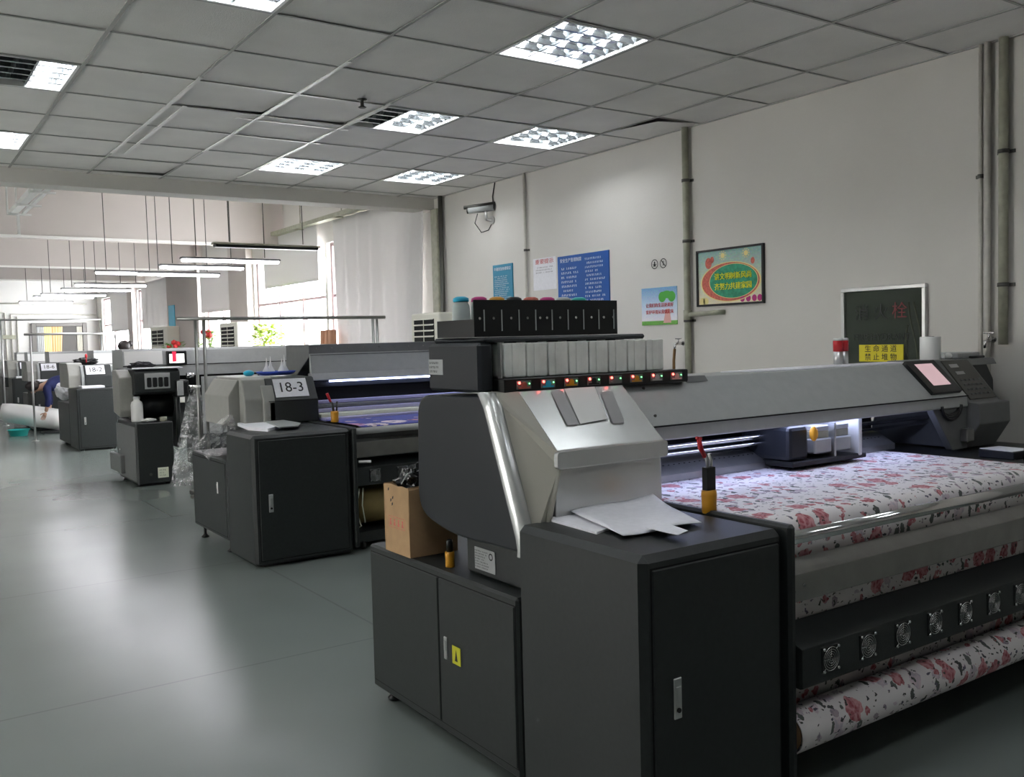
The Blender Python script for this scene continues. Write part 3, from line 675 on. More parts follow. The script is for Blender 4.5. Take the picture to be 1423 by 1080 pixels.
def side_door(t, x, y0, y1, z0, z1, hy=None, hz=None, big=1):
    g = BM(); box(g, x-.001, x+.01, y0-.005, y1+.005, z0-.005, z1+.005); obj('door_gap', g, 'gap', t)
    b = BM(); box(b, x-.006, x+.006, y0, y1, z0, z1, .003); d = obj('cabinet_door', b, 'char', t)
    if hy is not None:
        h = BM(); box(h, x-.011, x-.005, hy-.012*big, hy+.012*big, hz-.045*big, hz+.045*big, .003); box(h, x-.014, x-.010, hy-.007*big, hy+.007*big, hz-.01, hz+.03*big, .002); obj('handle', h, 'alu', d)
    return d
def feet(t, pts, m='black'):
    for x, y, z in pts:
        b = BM(); lathe(b, [(.03, 0), (.034, .01), (.02, .022), (.012, .03), (.012, z)], (x, y, 0), 12); obj('levelling_foot', b, m, t)
def fan(t, x, y, z, r):
    b = BM(); box(b, x-r*1.15, x+r*1.15, y-.002, y+.02, z-r*1.15, z+r*1.15, .004); f = obj('cooling_fan', b, 'black', t)
    g = BM()
    for k in range(1, 6):
        rr = r*k/5; tube(g, [(x+rr*math.cos(a*PI/10), y-.006, z+rr*math.sin(a*PI/10)) for a in range(21)], .0016, 4, False)
    for a in (PI/4, 3*PI/4, 5*PI/4, 7*PI/4): tube(g, [(x-r*.95*math.cos(a), y-.005, z-r*.95*math.sin(a)), (x-r*1.3*math.cos(a), y-.005, z-r*1.3*math.sin(a))], .0016, 4)
    tube(g, [(x, y-.0055, z-r), (x, y-.0055, z+r)], .0009, 4); tube(g, [(x-r, y-.0055, z), (x+r, y-.0055, z)], .0009, 4)
    for sx in (-1, 1):
        for sz in (-1, 1): lathe(g, [(.005, -.009), (.005, -.001)], (x+sx*r*.94, y, z+sz*r*.94), 8, 'y')
    obj('finger_guard', g, 'chrome', f)
    h = BM()
    for k in range(5):
        a = k*2*PI/5; quad(h, (x, y-.003, z), (x+r*.9*math.cos(a), y-.003, z+r*.9*math.sin(a)), (x+r*.9*math.cos(a+.8), y-.0035, z+r*.9*math.sin(a+.8)), (x+r*.2*math.cos(a+.9), y-.0035, z+r*.2*math.sin(a+.9)))
    obj('blade', h, 'black', f)
# ------------------------------------------------------------------ the printer in front
P1 = thing('textile_printer', (3.4, 2.9, 0), 'large grey textile printer in front, silver hood and rose-patterned fabric', 'printer', None)
cabinet(P1, 'side_cabinet', 1.80, 2.42, 1.98, 2.62, .05, .962)
front_door(P1, 1.835, 2.39, 1.98, .085, .918, 1.925, .36+.16, 1.25)
cabinet(P1, 'ink_cabinet', 1.80, 2.50, 2.625, 3.79, .05, .70, .01)
side_door(P1, 1.80, 2.64, 3.165, .09, .668, 3.115, .40, 1.0)
side_door(P1, 1.80, 3.175, 3.765, .09, .668)
b = BM(); box(b, 1.7915, 1.7935, 3.005, 3.065, .355, .425); st = obj('hazard_sticker', b, 'ystick', P1); st['label'] = 'yellow hazard sticker'
b = BM(); prism(b, [(3.025, .368), (3.045, .368), (3.035, .412)], 'x', 1.7905, 1.7912); obj('hazard_mark', b, 'ktxt', st)
feet(P1, [(1.86, 2.04, .05), (2.36, 2.04, .05), (1.86, 3.7, .05), (1.86, 2.7, .05), (2.4, 3.7, .05)])
# pedestal of the hood with its rating plate
b = BM(); box(b, 1.87, 2.45, 2.66, 3.07, .70, .87, .012); pd = obj('pedestal', b, 'char', P1)
b = BM(); box(b, 1.866, 1.8695, 2.86, 3.0, .728, .812, .0); rp = obj('rating_plate', b, 'lgrey', P1)
b = scribble(BM(), (1.8655, 2.945, .770), Vector((0,-1,0)), Vector((0,0,1)), .10, .072, 7, 3, .5); disc(b, (1.8655, 2.885, .79), (0,-1,0), (0,0,1), .014, 16, .001, r0=.009); obj('print', b, 'ktxt', rp)
# hood: dark shell swept along X from a rounded side outline
side = [(3.34, 1.395), (3.34, .93), (3.19, .845), (2.60, .86), (2.80, 1.40)]
side = [(3.36, 1.385), (3.38, .90), (3.12, .842), (2.63, .852), (2.83, 1.395)]
out = rounded(side, [.09, .10, .12, .03, .05], 6)
b = BM(); prism(b, out, 'x', 1.832, 2.465, .012, 3)
sh = obj('hood_shell', b, 'shell', P1)
# silver front: rim band, chamfered cheek, sloping top, lip, recessed lower face
TL_, BL_ = Vector((1.83, 2.80, 1.402)), Vector((1.83, 2.585, .868))
b = BM()
def rimloop(x, off, pull=0):
    base = [(2.87+off, 1.404), (2.80+off, 1.404), (2.765+off, 1.35), (2.60+off, .90), (2.60+off, .862), (2.655+off, .85)]
    return [(x, y+pull, z) for y, z in base]
A = [(2.89, 1.409), (2.825, 1.409), (2.785, 1.365), (2.597, .905), (2.592, .862), (2.625, .838)]
Bk = [(2.935, 1.409), (2.885, 1.405), (2.845, 1.35), (2.662, .905), (2.652, .862), (2.655, .838)]
for pa, pb, qa, qb in zip(A, A[1:], Bk, Bk[1:]):
    for xx in (1.826,):
        quad(b, (xx, pa[0], pa[1]), (xx, pb[0], pb[1]), (xx, qb[0], qb[1]), (xx, qa[0], qa[1]))
    quad(b, (1.826, pa[0], pa[1]), (1.845, pa[0]-.010, pa[1]+.002), (1.845, pb[0]-.010, pb[1]+.002), (1.826, pb[0], pb[1]))
    quad(b, (1.845, pa[0]-.010, pa[1]+.002), (1.865, pa[0]-.004, pa[1]), (1.865, pb[0]-.004, pb[1]), (1.845, pb[0]-.010, pb[1]+.002))
bmesh.ops.remove_doubles(b, verts=b.verts, dist=.0004)
rim = obj('hood_rim', b, 'silver', sh, True)
X0, X1 = 1.865, 2.47
led = (2.575, 1.203); lip = (2.573, 1.150)
b = BM()
prism(b, [(2.90, 1.409), (2.815, 1.409), (led[0]+.01, led[1]+.004), led, lip, (2.60, 1.142), (2.596, .94), (2.64, .86), (2.90, .86)], 'x', 1.958, X1, .004, 2)
obj('hood_front', b, 'silver', sh)
b = BM(); prism(b, rounded([(1.945, 1.205), (X1+.004, 1.205), (X1+.004, 1.143), (1.945, 1.143)], .016, 5), 'y', 2.564, 2.585, .002); lp = obj('hood_lip', b, 'silver', sh)
b = BM()
rimf = [(1.862, 2.815, 1.405), (1.862, 2.775, 1.36), (1.862, 2.592, .91), (1.862, 2.588, .865)]
cor = [(1.96, 2.815, 1.409), (1.96, 2.578, 1.20), (1.96, 2.576, 1.150), (1.885, 2.60, .865)]
for i in range(3): quad(b, rimf[i], rimf[i+1], cor[i+1], cor[i])
quad(b, cor[2], (1.965, 2.60, 1.145), (1.91, 2.60, .865), cor[3])
quad(b, cor[0], (1.96, 2.9, 1.409), (1.862, 2.9, 1.409), rimf[0])
bmesh.ops.remove_doubles(b, verts=b.verts, dist=.0004)
obj('hood_cheek', b, 'beige', sh)
b = BM(); tube(b, [(1.962, 2.578, 1.142), (1.925, 2.584, 1.0), (1.893, 2.59, .868)], [.007, .011, .009], 10); obj('cheek_edge', b, 'beige', sh)
# two strips of tape and a white patch between them on the slope
sd = Vector((0, led[0]-2.815, led[1]-1.409)); 
def onslope(x, f, o=.0025): return Vector((x, 2.815, 1.411))+sd*f+Vector((0, -.7, .75))*o
for (xa, xb, sh_, f0, f1) in ((2.10, 2.155, -.03, .05, .62), (2.33, 2.39, -.05, .12, .66)):
    b = BM(); quad(b, onslope(xa, f0), onslope(xb, f0), onslope(xb+sh_, f1), onslope(xa+sh_, f1)); tp = obj('tape_strip', b, 'strip', sh); tp['label'] = 'grey tape strip'
b = BM(); quad(b, onslope(2.17, .02, .003), onslope(2.32, .02, .003), onslope(2.27, .58, .003), onslope(2.13, .62, .003)); gs = obj('white_patch', b, 'mirror' if 0 else 'white', sh); gs['label'] = 'white patch'
# ink supply above the hood
b = BM(); box(b, 1.832, 1.90, 2.88, 3.26, 1.405, 1.592, .012); box(b, 1.90, 2.66, 3.05, 3.26, 1.405, 1.592, .004); box(b, 1.86, 2.66, 2.88, 3.26, 1.592, 1.612, .008); rk = obj('ink_rack', b, 'shell', P1)
b = BM(); box(b, 1.8295, 1.8315, 3.14, 3.25, 1.47, 1.53); lb = obj('label_plate', b, 'lgrey', rk)
b = scribble(BM(), (1.829, 3.195, 1.50), Vector((0,-1,0)), Vector((0,0,1)), .09, .05, 3, 9, .5); obj('print', b, 'ktxt', lb)
b = BM(); box(b, 1.90, 2.80, 2.86, 3.05, 1.405, 1.455, .004); box(b, 1.90, 2.84, 2.815, 2.875, 1.405, 1.458, .004); bar = obj('indicator_bar', b, 'black', P1)
lc = ['pred', 'cyan', 'yellow', 'black', 'grey2', 'yellow', 'lgrey', 'ppink']
for k in range(8):
    x = 1.985+.112*k; w = .033
    b = BM(); box(b, x-w, x+w, 2.8125, 2.8155, 1.416, 1.448); bd = obj('indicator_board', b, 'grey2', bar)
    b = BM(); disc(b, (x, 2.812, 1.431), (1,0,0), (0,0,1), .013, 16, .0015); box(b, x-.026, x+.026, 2.8105, 2.8125, 1.418, 1.424); obj('colour_dot', b, lc[k], bar)
    b = BM(); ball(b, (x-.022, 2.810, 1.440), .0055, 1); obj('red_led', b, 'redled', bar)
    b = BM(); ball(b, (x+.024, 2.810, 1.436), .0032, 1); obj('green_led', b, 'greenled', bar)
    # tank
    xa = 1.925+.101*k; b = BM()
    prism(b, rounded([(xa, 1.46), (xa+.094, 1.46), (xa+.094, 1.588), (xa, 1.588)], .008), 'y', 2.845, 3.04, .003); box(b, xa+.03, xa+.064, 2.841, 2.846, 1.462, 1.586, .002); tube(b, [(xa+.047, 2.95, 1.585), (xa+.047, 2.95, 1.596)], .018, 10)
    tk = obj('ink_tank', b, 'tank', P1)
b = BM(); box(b, 1.908, 1.916, 2.85, 2.87, 1.455, 1.592); obj('rack_edge', b, 'alu', rk)
# bottle rack with its drilled front plate, and the bottles in it
b = BM(); box(b, 1.845, 2.545, 2.925, 2.93, 1.614, 1.752); box(b, 1.845, 2.545, 3.17, 3.20, 1.614, 1.68); box(b, 2.535, 2.545, 2.93, 3.17, 1.614, 1.74); box(b, 1.845, 1.86, 2.93, 3.17, 1.614, 1.68); br = obj('bottle_rack', b, 'black', P1)
for k in range(9):
    b = BM(); box(b, 1.889+.0795*k-.002, 1.889+.0795*k+.002, 2.922, 2.9245, 1.635, 1.715); obj('slot', b, 'grey', br)
b = BM()
for x in (1.868, 1.93, 2.01, 2.087, 2.147, 2.18, 2.245, 2.325, 2.405, 2.47, 2.52): lathe(b, [(.005, -.004), (.005, 0)], (x, 2.9245, 1.683), 10, 'y')
obj('screw', b, 'chrome', br)
bc = ['cyan', 'pmag', 'yellow', 'black', 'pred', 'pmag', 'grey', 'teal']
bl = ['cyan', 'magenta', 'yellow', 'black', 'orange-red', 'crimson', 'grey', 'teal']
for k in range(8):
    x = 1.888+.0835*k; y = 3.085
    t = thing('ink_bottle', (x, y, 1.62), 'ink bottle with %s cap in the black rack atop the front printer' % bl[k], 'bottle', 'ink bottles on the front printer')
    b = BM(); lathe(b, [(.034, 0), (.036, .01), (.036, .08), (.034, .12), (.026, .137), (.024, .14)], (x, y, 1.614), 18); obj('bottle_body', b, 'bottle', t)
    b = BM(); lathe(b, [(.037, -.012), (.037, .012)], (x, y, 1.748), 20, 'x') if 0 else lathe(b, [(.030, 0), (.032, .004), (.030, .014), (.018, .02)], (x, y, 1.752), 18); obj('cap', b, bc[k], t)
# gantry
b = BM(); box(b, 2.5, 4.45, 2.76, 2.80, 1.195, 1.206, .002); obj('work_light', b, 'ledb', P1)
b = BM(); prism(b, [(3.13, 1.42), (2.87, 1.42), (2.69, 1.245), (2.685, 1.188), (2.70, 1.182), (2.72, 1.21), (3.30, 1.21), (3.33, 1.25)], 'x', 2.46, 4.78, .004, 2)
gn = obj('gantry', b, 'grey', P1)
b = BM(); box(b, 2.46, 4.78, 2.682, 2.687, 1.240, 1.246); obj('seam', b, 'gap', gn)
b = BM()
for x, f in ((2.60, .2), (2.56, .8)): lathe(b, [(.006, -.003), (.006, .003)], (x, 2.87-.18*f-.002, 1.42-.175*f+.003), 8, 'y')
obj('screw', b, 'darkm', gn)
b = BM(); prism(b, [(2.90, 1.424), (2.865, 1.424), (2.845, 1.400), (2.865, 1.40)], 'x', 2.86, 2.99); obj('latch', b, 'grey2', gn)
b = BM(); box(b, 2.46, 4.8, 3.28, 3.34, .96, 1.22); obj('rear_cover', b, 'black', P1)
for z, y, r in ((1.118, 2.92, .011), (1.085, 2.93, .008)):
    b = BM(); tube(b, [(2.46, y, z), (4.8, y, z)], r, 12); obj('guide_rail', b, 'chrome', P1)
b = BM(); prism(b, [(3.06, 1.06), (3.0, 1.055), (2.90, 1.0), (2.90, .97), (3.06, .97)], 'x', 2.46, 4.45); pf = obj('feed_plate', b, 'steel', P1)
b = BM()
for k in range(60): lathe(b, [(.004, 0), (.004, .002)], (2.5+.032*k, 2.955, 1.033), 6)
obj('hole_row', b, 'gap', pf)
b = BM(); box(b, 2.46, 4.45, 3.06, 3.28, .97, 1.10, .005); obj('feed_beam', b, 'black', P1)
# table, front curve, rails
b = BM(); prism(b, [(3.3, .955), (2.12, .955), (2.07, .945), (2.05, .91), (2.08, .88), (3.3, .88)], 'x', 2.46, 4.5, 0); obj('print_table', b, 'black', P1)
b = BM(); box(b, 2.42, 2.455, 1.955, 3.3, .05, .975, .01); obj('end_plate', b, 'char', P1)
b = BM(); box(b, 2.456, 2.53, 2.10, 2.65, .955, .962); obj('table_edge', b, 'lgrey', P1)
b = BM(); box(b, 2.46, 4.5, 2.3, 3.25, .08, .88, .01); obj('base_block', b, 'char', P1)  # solid block added behind the hanging fabric to stop light passing under the table
b = BM(); tube(b, [(2.45, 1.985, .922), (4.5, 1.985, .922)], .022, 20); obj('front_rail', b, 'chrome', P1)
b = BM(); prism(b, [(2.05, .832), (1.99, .795), (1.988, .703), (2.0, .697), (2.05, .70)], 'x', 2.458, 4.5, .002); tb = obj('tension_bar', b, 'steel', P1)
b = BM()
for x, z in ((2.478, .74), (2.53, .755)): lathe(b, [(.006, -.004), (.006, 0)], (x, 1.988, z), 10, 'y')
obj('screw', b, 'chrome', tb)
b = BM(); prism(b, [(2.06, .612), (1.94, .560), (1.938, .43), (1.95, .425), (2.06, .43)], 'x', 2.458, 4.5, .002); db = obj('dryer_box', b, 'char', P1); DB = db
for k in range(9): fan(db, 2.60+.2065*k, 1.938, .504, .040)
# console
b = BM(); prism(b, [(3.18, 1.425), (2.875, 1.425), (2.695, 1.205), (2.64, 1.20), (2.635, 1.09), (2.72, .955), (3.3, .955)], 'x', 4.80, 5.12, .006, 2); cs = obj('console', b, 'grey2', P1)
b = BM(); prism(b, [(4.47, 1.19), (4.80, 1.19), (4.80, .96), (4.72, .96), (4.66, .96)], 'y', 2.70, 2.74, .004); obj('console_bracket', b, 'grey2', P1)
def sl(x, f, o=.004): return Vector((x, 2.873-.178*f, 1.4235-.176*f))+Vector((0,-.7,.71))*o
def slab(nm, xa, xb, f0, f1, o0, o1, m, par, shx=0):
    b = BM(); vs = []
    for o in (o0, o1):
        vs.append([b.verts.new(sl(x, f, o)) for x, f in ((xa, f0), (xb, f0), (xb+shx, f1), (xa+shx, f1))])
    b.faces.new(vs[0]); b.faces.new(vs[1][::-1])
    for i in range(4): b.faces.new((vs[0][i], vs[0][(i+1) % 4], vs[1][(i+1) % 4], vs[1][i]))
    return obj(nm, b, m, par)
mo = slab('touch_screen', 4.47, 4.74, .02, .93, 0, .02, 'black', gn)
slab('display', 4.53, 4.69, .12, .74, .02, .021, 'screen', gn)
def sl2(x, f, o=.004): return Vector((x, 2.875-.18*f, 1.425-.22*f))+Vector((0,-.77,.63))*o
_sl = sl; sl = sl2
kp = slab('control_panel', 4.83, 5.09, .02, .95, .001, .008, 'darkm', cs)
slab('panel_display', 4.87, 4.95, .12, .2, .008, .010, 'lgrey', cs); slab('panel_display', 4.88, 4.96, .3, .37, .008, .010, 'lgrey', cs)
b = BM()
for r in range(4):
    for c in range(5):
        p = sl2(4.88+.042*c, .52+.11*r, .008); box(b, p.x-.011, p.x+.011, p.y-.004, p.y+.006, p.z-.004, p.z+.007)
obj('key', b, 'grey2', cs); sl = _sl
b = BM(); box(b, 4.945, 4.965, 2.65, 2.68, 1.075, 1.10, .002)
for v in b.verts: v.co.y = v.co.y+0
obj('power_light', b, 'green', cs)
b = BM(); box(b, 4.73, 4.80, 2.66, 2.70, 1.0, 1.07, .006); obj('switch_box', b, 'steel', P1)
b = BM()
for k in range(3): tube(b, [(4.62+.09*math.cos(a), 2.69-.004*k, 1.20+.05*math.sin(a)*(1+.25*k)) for a in [PI+PI*q/10 for q in range(11)]], .008, 8)
obj('cable_loop', b, 'black', P1)
b = BM(); prism(b, [(5.13, 1.40), (5.36, 1.40), (5.44, 1.30), (5.46, .96), (5.13, .96)], 'y', 2.9, 3.35, .01); obj('service_station', b, 'shell', P1)
b = BM(); prism(b, [(3.18, 1.425), (2.88, 1.425), (2.86, 1.39), (3.18, 1.39)], 'x', 5.12, 5.40, .003); obj('station_lid', b, 'grey2', P1)
cabinet(P1, 'right_cabinet', 4.52, 5.32, 2.0, 3.3, .05, .945, .015)
# print carriage
b = BM(); box(b, 3.42, 3.97, 2.74, 3.05, .985, 1.01, .004); ca = obj('print_carriage', b, 'black', P1)
b = BM(); box(b, 3.42, 3.56, 2.76, 3.05, 1.01, 1.17, .02, 2); obj('carriage_cover', b, 'shell', ca)
b = BM(); ball(b, (3.575, 2.745, 1.13), .03, 2, (.8,.6,1.2)); obj('orange_cap', b, 'orange', ca)
for xa in (3.60, 3.75):
    b = BM(); box(b, xa, xa+.13, 2.76, 2.95, 1.03, 1.10, .006); box(b, xa+.02, xa+.115, 2.765, 2.93, 1.135, 1.16, .004); obj('print_head', b, 'lgrey', ca)
    b = BM(); box(b, xa+.01, xa+.12, 2.77, 2.95, 1.10, 1.135, .003); obj('head_board', b, 'green' if 0 else 'pipe', ca)
b = BM(); box(b, 3.905, 3.93, 2.735, 3.0, 1.0, 1.18, .004); obj('carriage_plate', b, 'white', ca)
b = BM(); box(b, 3.735, 3.748, 2.75, 3.0, 1.0, 1.17); obj('carriage_plate', b, 'alu', ca)
b = BM(); box(b, 3.5, 3.86, 3.08, 3.26, 1.14, 1.17); obj('carriage_lamp', b, 'black', ca)
# printed fabric
R_ = .07; rc = (2.015, .258)
prof = [(3.0, .968), (2.7, .968), (2.4, .968), (2.2, .968)]+[(2.10+.045*math.sin(a), .922+.046*math.cos(a)) for a in [0]]+arcp((2.105, .918), .05, PI/2, PI, 8)[1:]
prof += [(2.062, .85), (2.066, .7), (2.07, .6), (2.076, .5), (2.082, .40), (2.086, .258)]
prof = [(y, z) for y, z in prof]
# flat part then drop
fb = uvsheet('printed_fabric', prof, 2.475, 4.36, 'floral', None, 50, .0)
tag(fb, 'rose-patterned fabric lying over the table of the front printer and hanging down its front', 'fabric')
rl = thing('fabric_roll', (3.4, rc[0], rc[1]-R_), 'roll of rose-patterned fabric low on the front printer', 'fabric roll')
uvsheet('rolled_fabric', [(rc[0]+R_*math.cos(a*2*PI/32), rc[1]+R_*math.sin(a*2*PI/32)) for a in range(33)], 2.462, 4.38, 'floral', rl, 40, 0, -.004, 2.2)
b = BM(); lathe(b, [(R_-.008, 0), (R_-.008, .003), (.04, .004)], (2.464, rc[0], rc[1]), 28, 'x'); lathe(b, [(.032, -.006), (.032, 1.9)], (2.47, rc[0], rc[1]), 20, 'x'); obj('roll_core', b, 'card', rl)
b = BM(); tube(b, [(2.456, rc[0], rc[1]), (4.5, rc[0], rc[1])], .02, 12); obj('take_up_shaft', b, 'steel', P1)
# ------------------------------------------------------------------ things on the front printer
t = thing('cardboard_box', (1.915, 3.50, .702), 'open brown cardboard carton holding crumpled black plastic, on the front printer', 'box')
x0, x1, y0, y1 = 1.80, 2.03, 3.40, 3.625; zt = .995
b = BM()
for a in ((x0, x1, y0, y0+.006), (x0, x1, y1-.006, y1), (x0, x0+.006, y0+.006, y1-.006), (x1-.006, x1, y0+.006, y1-.006)): box(b, *a, .702, zt)
box(b, x0+.006, x1-.006, y0+.006, y1-.006, .702, .708)
bmesh.ops.subdivide_edges(b, edges=b.edges, cuts=3)
rnd = random.Random(2)
for v in b.verts:
    if v.co.z > zt-.01: v.co.z += rnd.uniform(-.010, .006)
    else: v.co += Vector((rnd.uniform(-.0012, .0012), rnd.uniform(-.0012, .0012), 0))
obj('carton', b, 'card', t)
b = BM()
for (ya, yb, s_) in ((3.47, 3.585, 1), ):
    c = Vector((x0-.0015, 3.512, .835)); 
    for a in ((-.075, .075, .022, .024), (-.075, .075, -.024, -.022), (-.075, -.073, -.022, .022), (.073, .075, -.022, .022)): quad(b, c+Vector((0,-a[0],a[2])), c+Vector((0,-a[1],a[2])), c+Vector((0,-a[1],a[3])), c+Vector((0,-a[0],a[3])))
    for k in range(4):
        q = c+Vector((-.0003, .055-.036*k, 0)); quad(b, q+Vector((0,.010,-.015)), q+Vector((0,-.010,-.015)), q+Vector((0,-.006,.0)), q+Vector((0,.006,.0))); quad(b, q+Vector((0,.003,0)), q+Vector((0,-.003,0)), q+Vector((0,-.009,.014)), q+Vector((0,.007,.014)))
obj('printed_marks', b, 'pred', t)
b = BM(); c = Vector((x0-.0018, 3.565, .92))
for k, (u, v) in enumerate(((0, 0), (-.018, .012), (-.012, -.016), (.02, .045))): quad(b, c+Vector((0,u,v)), c+Vector((0,u-.011,v+.004)), c+Vector((0,u-.013,v+.016)), c+Vector((0,u-.002,v+.012)))
obj('printed_marks', b, 'ktxt', t)
def crumple(name, c, r, m, sc, label, cat, seed, amp=.35, sub=4, parent=None):
    rnd = random.Random(seed); b = BM(); ball(b, (0,0,0), 1, sub)
    from mathutils import noise
    for v in b.verts:
        n = noise.noise(v.co*2.2+Vector((seed, 0, 0)))*amp+noise.noise(v.co*5+Vector((0, seed, 0)))*amp*.5+noise.noise(v.co*11)*amp*.22
        v.co *= 1+n; v.co = Vector((v.co.x*sc[0], v.co.y*sc[1], v.co.z*sc[2]))*r+Vector(c)
    for f in b.faces: f.smooth = False
    return solo(name, b, m, c, label, cat)
M['bag'] = mat('black_plastic_bag', (.012,.013,.013), .22, bump=.5, bscale=30)
crumple('plastic_bag', (1.915, 3.512, .985), .10, 'bag', (.95,.9,.85), 'crumpled black plastic bag sticking out of the cardboard carton', 'bag', 4)
b = BM(); tube(b, [(1.82, 3.5, 1.0), (1.84, 3.48, 1.045), (1.90, 3.45, 1.06), (1.96, 3.44, 1.04)], .0025, 5); tube(b, [(1.83, 3.54, .99), (1.85, 3.5, 1.03), (1.9, 3.47, 1.04)], .002, 5)
solo('zip_tie', b, 'white', (1.82, 3.5, 1.0), 'thin white tie curving over the black plastic bag', 'tie')
def toolcup(name, x, y, z, r, h, label, inner=True):
    t = thing(name, (x, y, z), label, 'tool holder')
    b = BM(); lathe(b, [(r, 0), (r*1.04, .002), (r*1.0, h*.35), (r*1.08, h*.8), (r*1.02, h)], (x, y, z), 16); obj('taped_sleeve', b, 'yellow', t)
    if inner:
        b = BM(); prism(b, [(x-r*.82, y-r*.5), (x+r*.8, y-r*.55), (x+r*.8, y+r*.5), (x-r*.82, y+r*.5)], 'z', z+h, z+h*2.0, .002); obj('black_insert', b, 'black', t)
    return t
toolcup('tool_cup', 2.445, 2.33, .962, .026, .083, 'yellow-taped cup holding red-handled pliers, on the front printer')
b = BM(); tube(b, [(2.45, 2.33, 1.08), (2.435, 2.33, 1.16), (2.415, 2.335, 1.19)], [.006, .007, .004], 8); tube(b, [(2.46, 2.335, 1.08), (2.463, 2.335, 1.15), (2.45, 2.335, 1.175)], [.006, .006, .004], 8)
t = thing('pliers', (2.44, 2.33, 1.05), 'steel pliers with one red handle, standing in the yellow-taped cup', 'tool'); obj('jaw', b, 'alu', t)
b = BM(); tube(b, [(2.43, 2.333, 1.165), (2.41, 2.335, 1.20), (2.402, 2.335, 1.235)], [.008, .010, .008], 10); tube(b, [(2.39, 2.335, 1.236), (2.415, 2.335, 1.232)], .006, 8); obj('handle', b, 'red', t)
t = toolcup('tool_cup', 1.855, 3.17, .702, .018, .062, 'small yellow-taped cup beside the cardboard carton', False)
b = BM(); lathe(b, [(.013, .062), (.013, .10), (.01, .11)], (1.855, 3.17, .702), 12); obj('black_insert', b, 'black', t)
# papers
def sheet(name, pts, z, th, m, label, cat='paper', curl=None, group=None):
    b = BM(); c = sum((Vector((*p, 0)) for p in pts), Vector())/len(pts)
    prism(b, pts, 'z', z, z+th)
    if curl:
        bmesh.ops.subdivide_edges(b, edges=b.edges, cuts=8, use_grid_fill=True); curl(b)
    return solo(name, b, m, (c.x, c.y, z), label, cat, group)
def pq(px, z): return [tuple(at(x, y, Z=z)[:2]) for x, y in px]
z = .963
sheet('paper_pad', pq([(762,724),(772,720),(835,712),(846,737),(829,743)], z), z, .008, 'whitep', 'thin paper pad under the curled sheets on the front printer')
q = pq([(792,714),(903,694),(975,727),(866,746)], z+.01)
b = BM(); n = 14; g = []
for i in range(n+1):
    row = []
    for j in range(n+1):
        u, v = i/n, j/n
        p = (Vector(q[0])*(1-u)+Vector(q[1])*u)*(1-v)+(Vector(q[3])*(1-u)+Vector(q[2])*u)*v
        lift = .012+.026*max(0, 1-v*2.2)**1.6*(.3+.7*u)+.004*math.sin(u*7+v*3)
        row.append(b.verts.new((p.x, p.y, z+lift)))
    g.append(row)
for i in range(n):
    for j in range(n): b.faces.new((g[i][j], g[i+1][j], g[i+1][j+1], g[i][j+1])).smooth = True
o = solo('curled_paper', b, 'whitep', (*q[3], z), 'large white sheets with a curled back edge on the front printer', 'paper'); sm = o.modifiers.new('s', 'SOLIDIFY'); sm.thickness = .003; sm.offset = -1
sheet('paper_slip', pq([(897,736),(920,727),(956,740),(942,746)], z+.018), z+.0225, .0015, 'whitep', 'small white slip lying on the corner of the large sheets')
# on the gantry
t = thing('beacon_light', (4.24, 3.08, 1.42), 'red and silver warning beacon standing on the front printer gantry', 'beacon')
for dx in (-.022, .026):
    b = BM(); lathe(b, [(.024, 0), (.024, .075)], (4.24+dx, 3.08, 1.42), 16); obj('pillar', b, 'alu', t)
    b = BM(); lathe(b, [(.025, .075), (.0255, .13), (.025, .132)], (4.24+dx, 3.08, 1.42), 16); obj('lens', b, 'red', t)
    b = BM(); lathe(b, [(.025, .132), (.025, .142), (.02, .146)], (4.24+dx, 3.08, 1.42), 16); obj('top_cap', b, 'white', t)
t = thing('paper_roll', (4.98, 3.02, 1.425), 'white paper towel roll standing on the front printer gantry', 'paper roll')
b = BM(); lathe(b, [(.054, 0), (.056, .004), (.056, .128), (.054, .132), (.022, .132)], (4.98, 3.02, 1.426), 26); obj('roll', b, 'white', t)
b = BM(); lathe(b, [(.021, .1), (.021, .134)], (4.98, 3.02, 1.426), 16); obj('core', b, 'gap', t)
b = BM(); q = [(3.30, 3.06), (3.70, 3.10), (4.10, 3.11), (4.62, 3.08), (4.60, 2.92), (4.05, 2.90), (3.6, 2.89), (3.38, 2.96)]; prism(b, q, 'z', 1.4205, 1.426)
solo('paper_sheets', b, 'whitep', (*q[1], 1.4205), 'long white sheets lying along the top of the front printer gantry', 'paper')
b = BM(); box(b, 5.15, 5.38, 2.95, 3.17, 1.4265, 1.46, .005); solo('metal_tray', b, 'lgrey', (5.26, 3.06, 1.4265), 'pale grey shallow tray on the right end of the front printer', 'tray')
b = BM(); tube(b, [(5.20, 2.91, 1.434), (5.33, 2.90, 1.434)], .007, 8); solo('marker', b, 'black', (5.26, 2.93, 1.4265), 'black marker lying at the right end of the front printer', 'pen')
b = BM(); ball(b, (5.08, 2.97, 1.446), .02, 2, (1.2,1,.9)); solo('tissue', b, 'white', (5.08, 2.97, 1.426), 'small crumpled white tissue right of the paper roll', 'tissue')
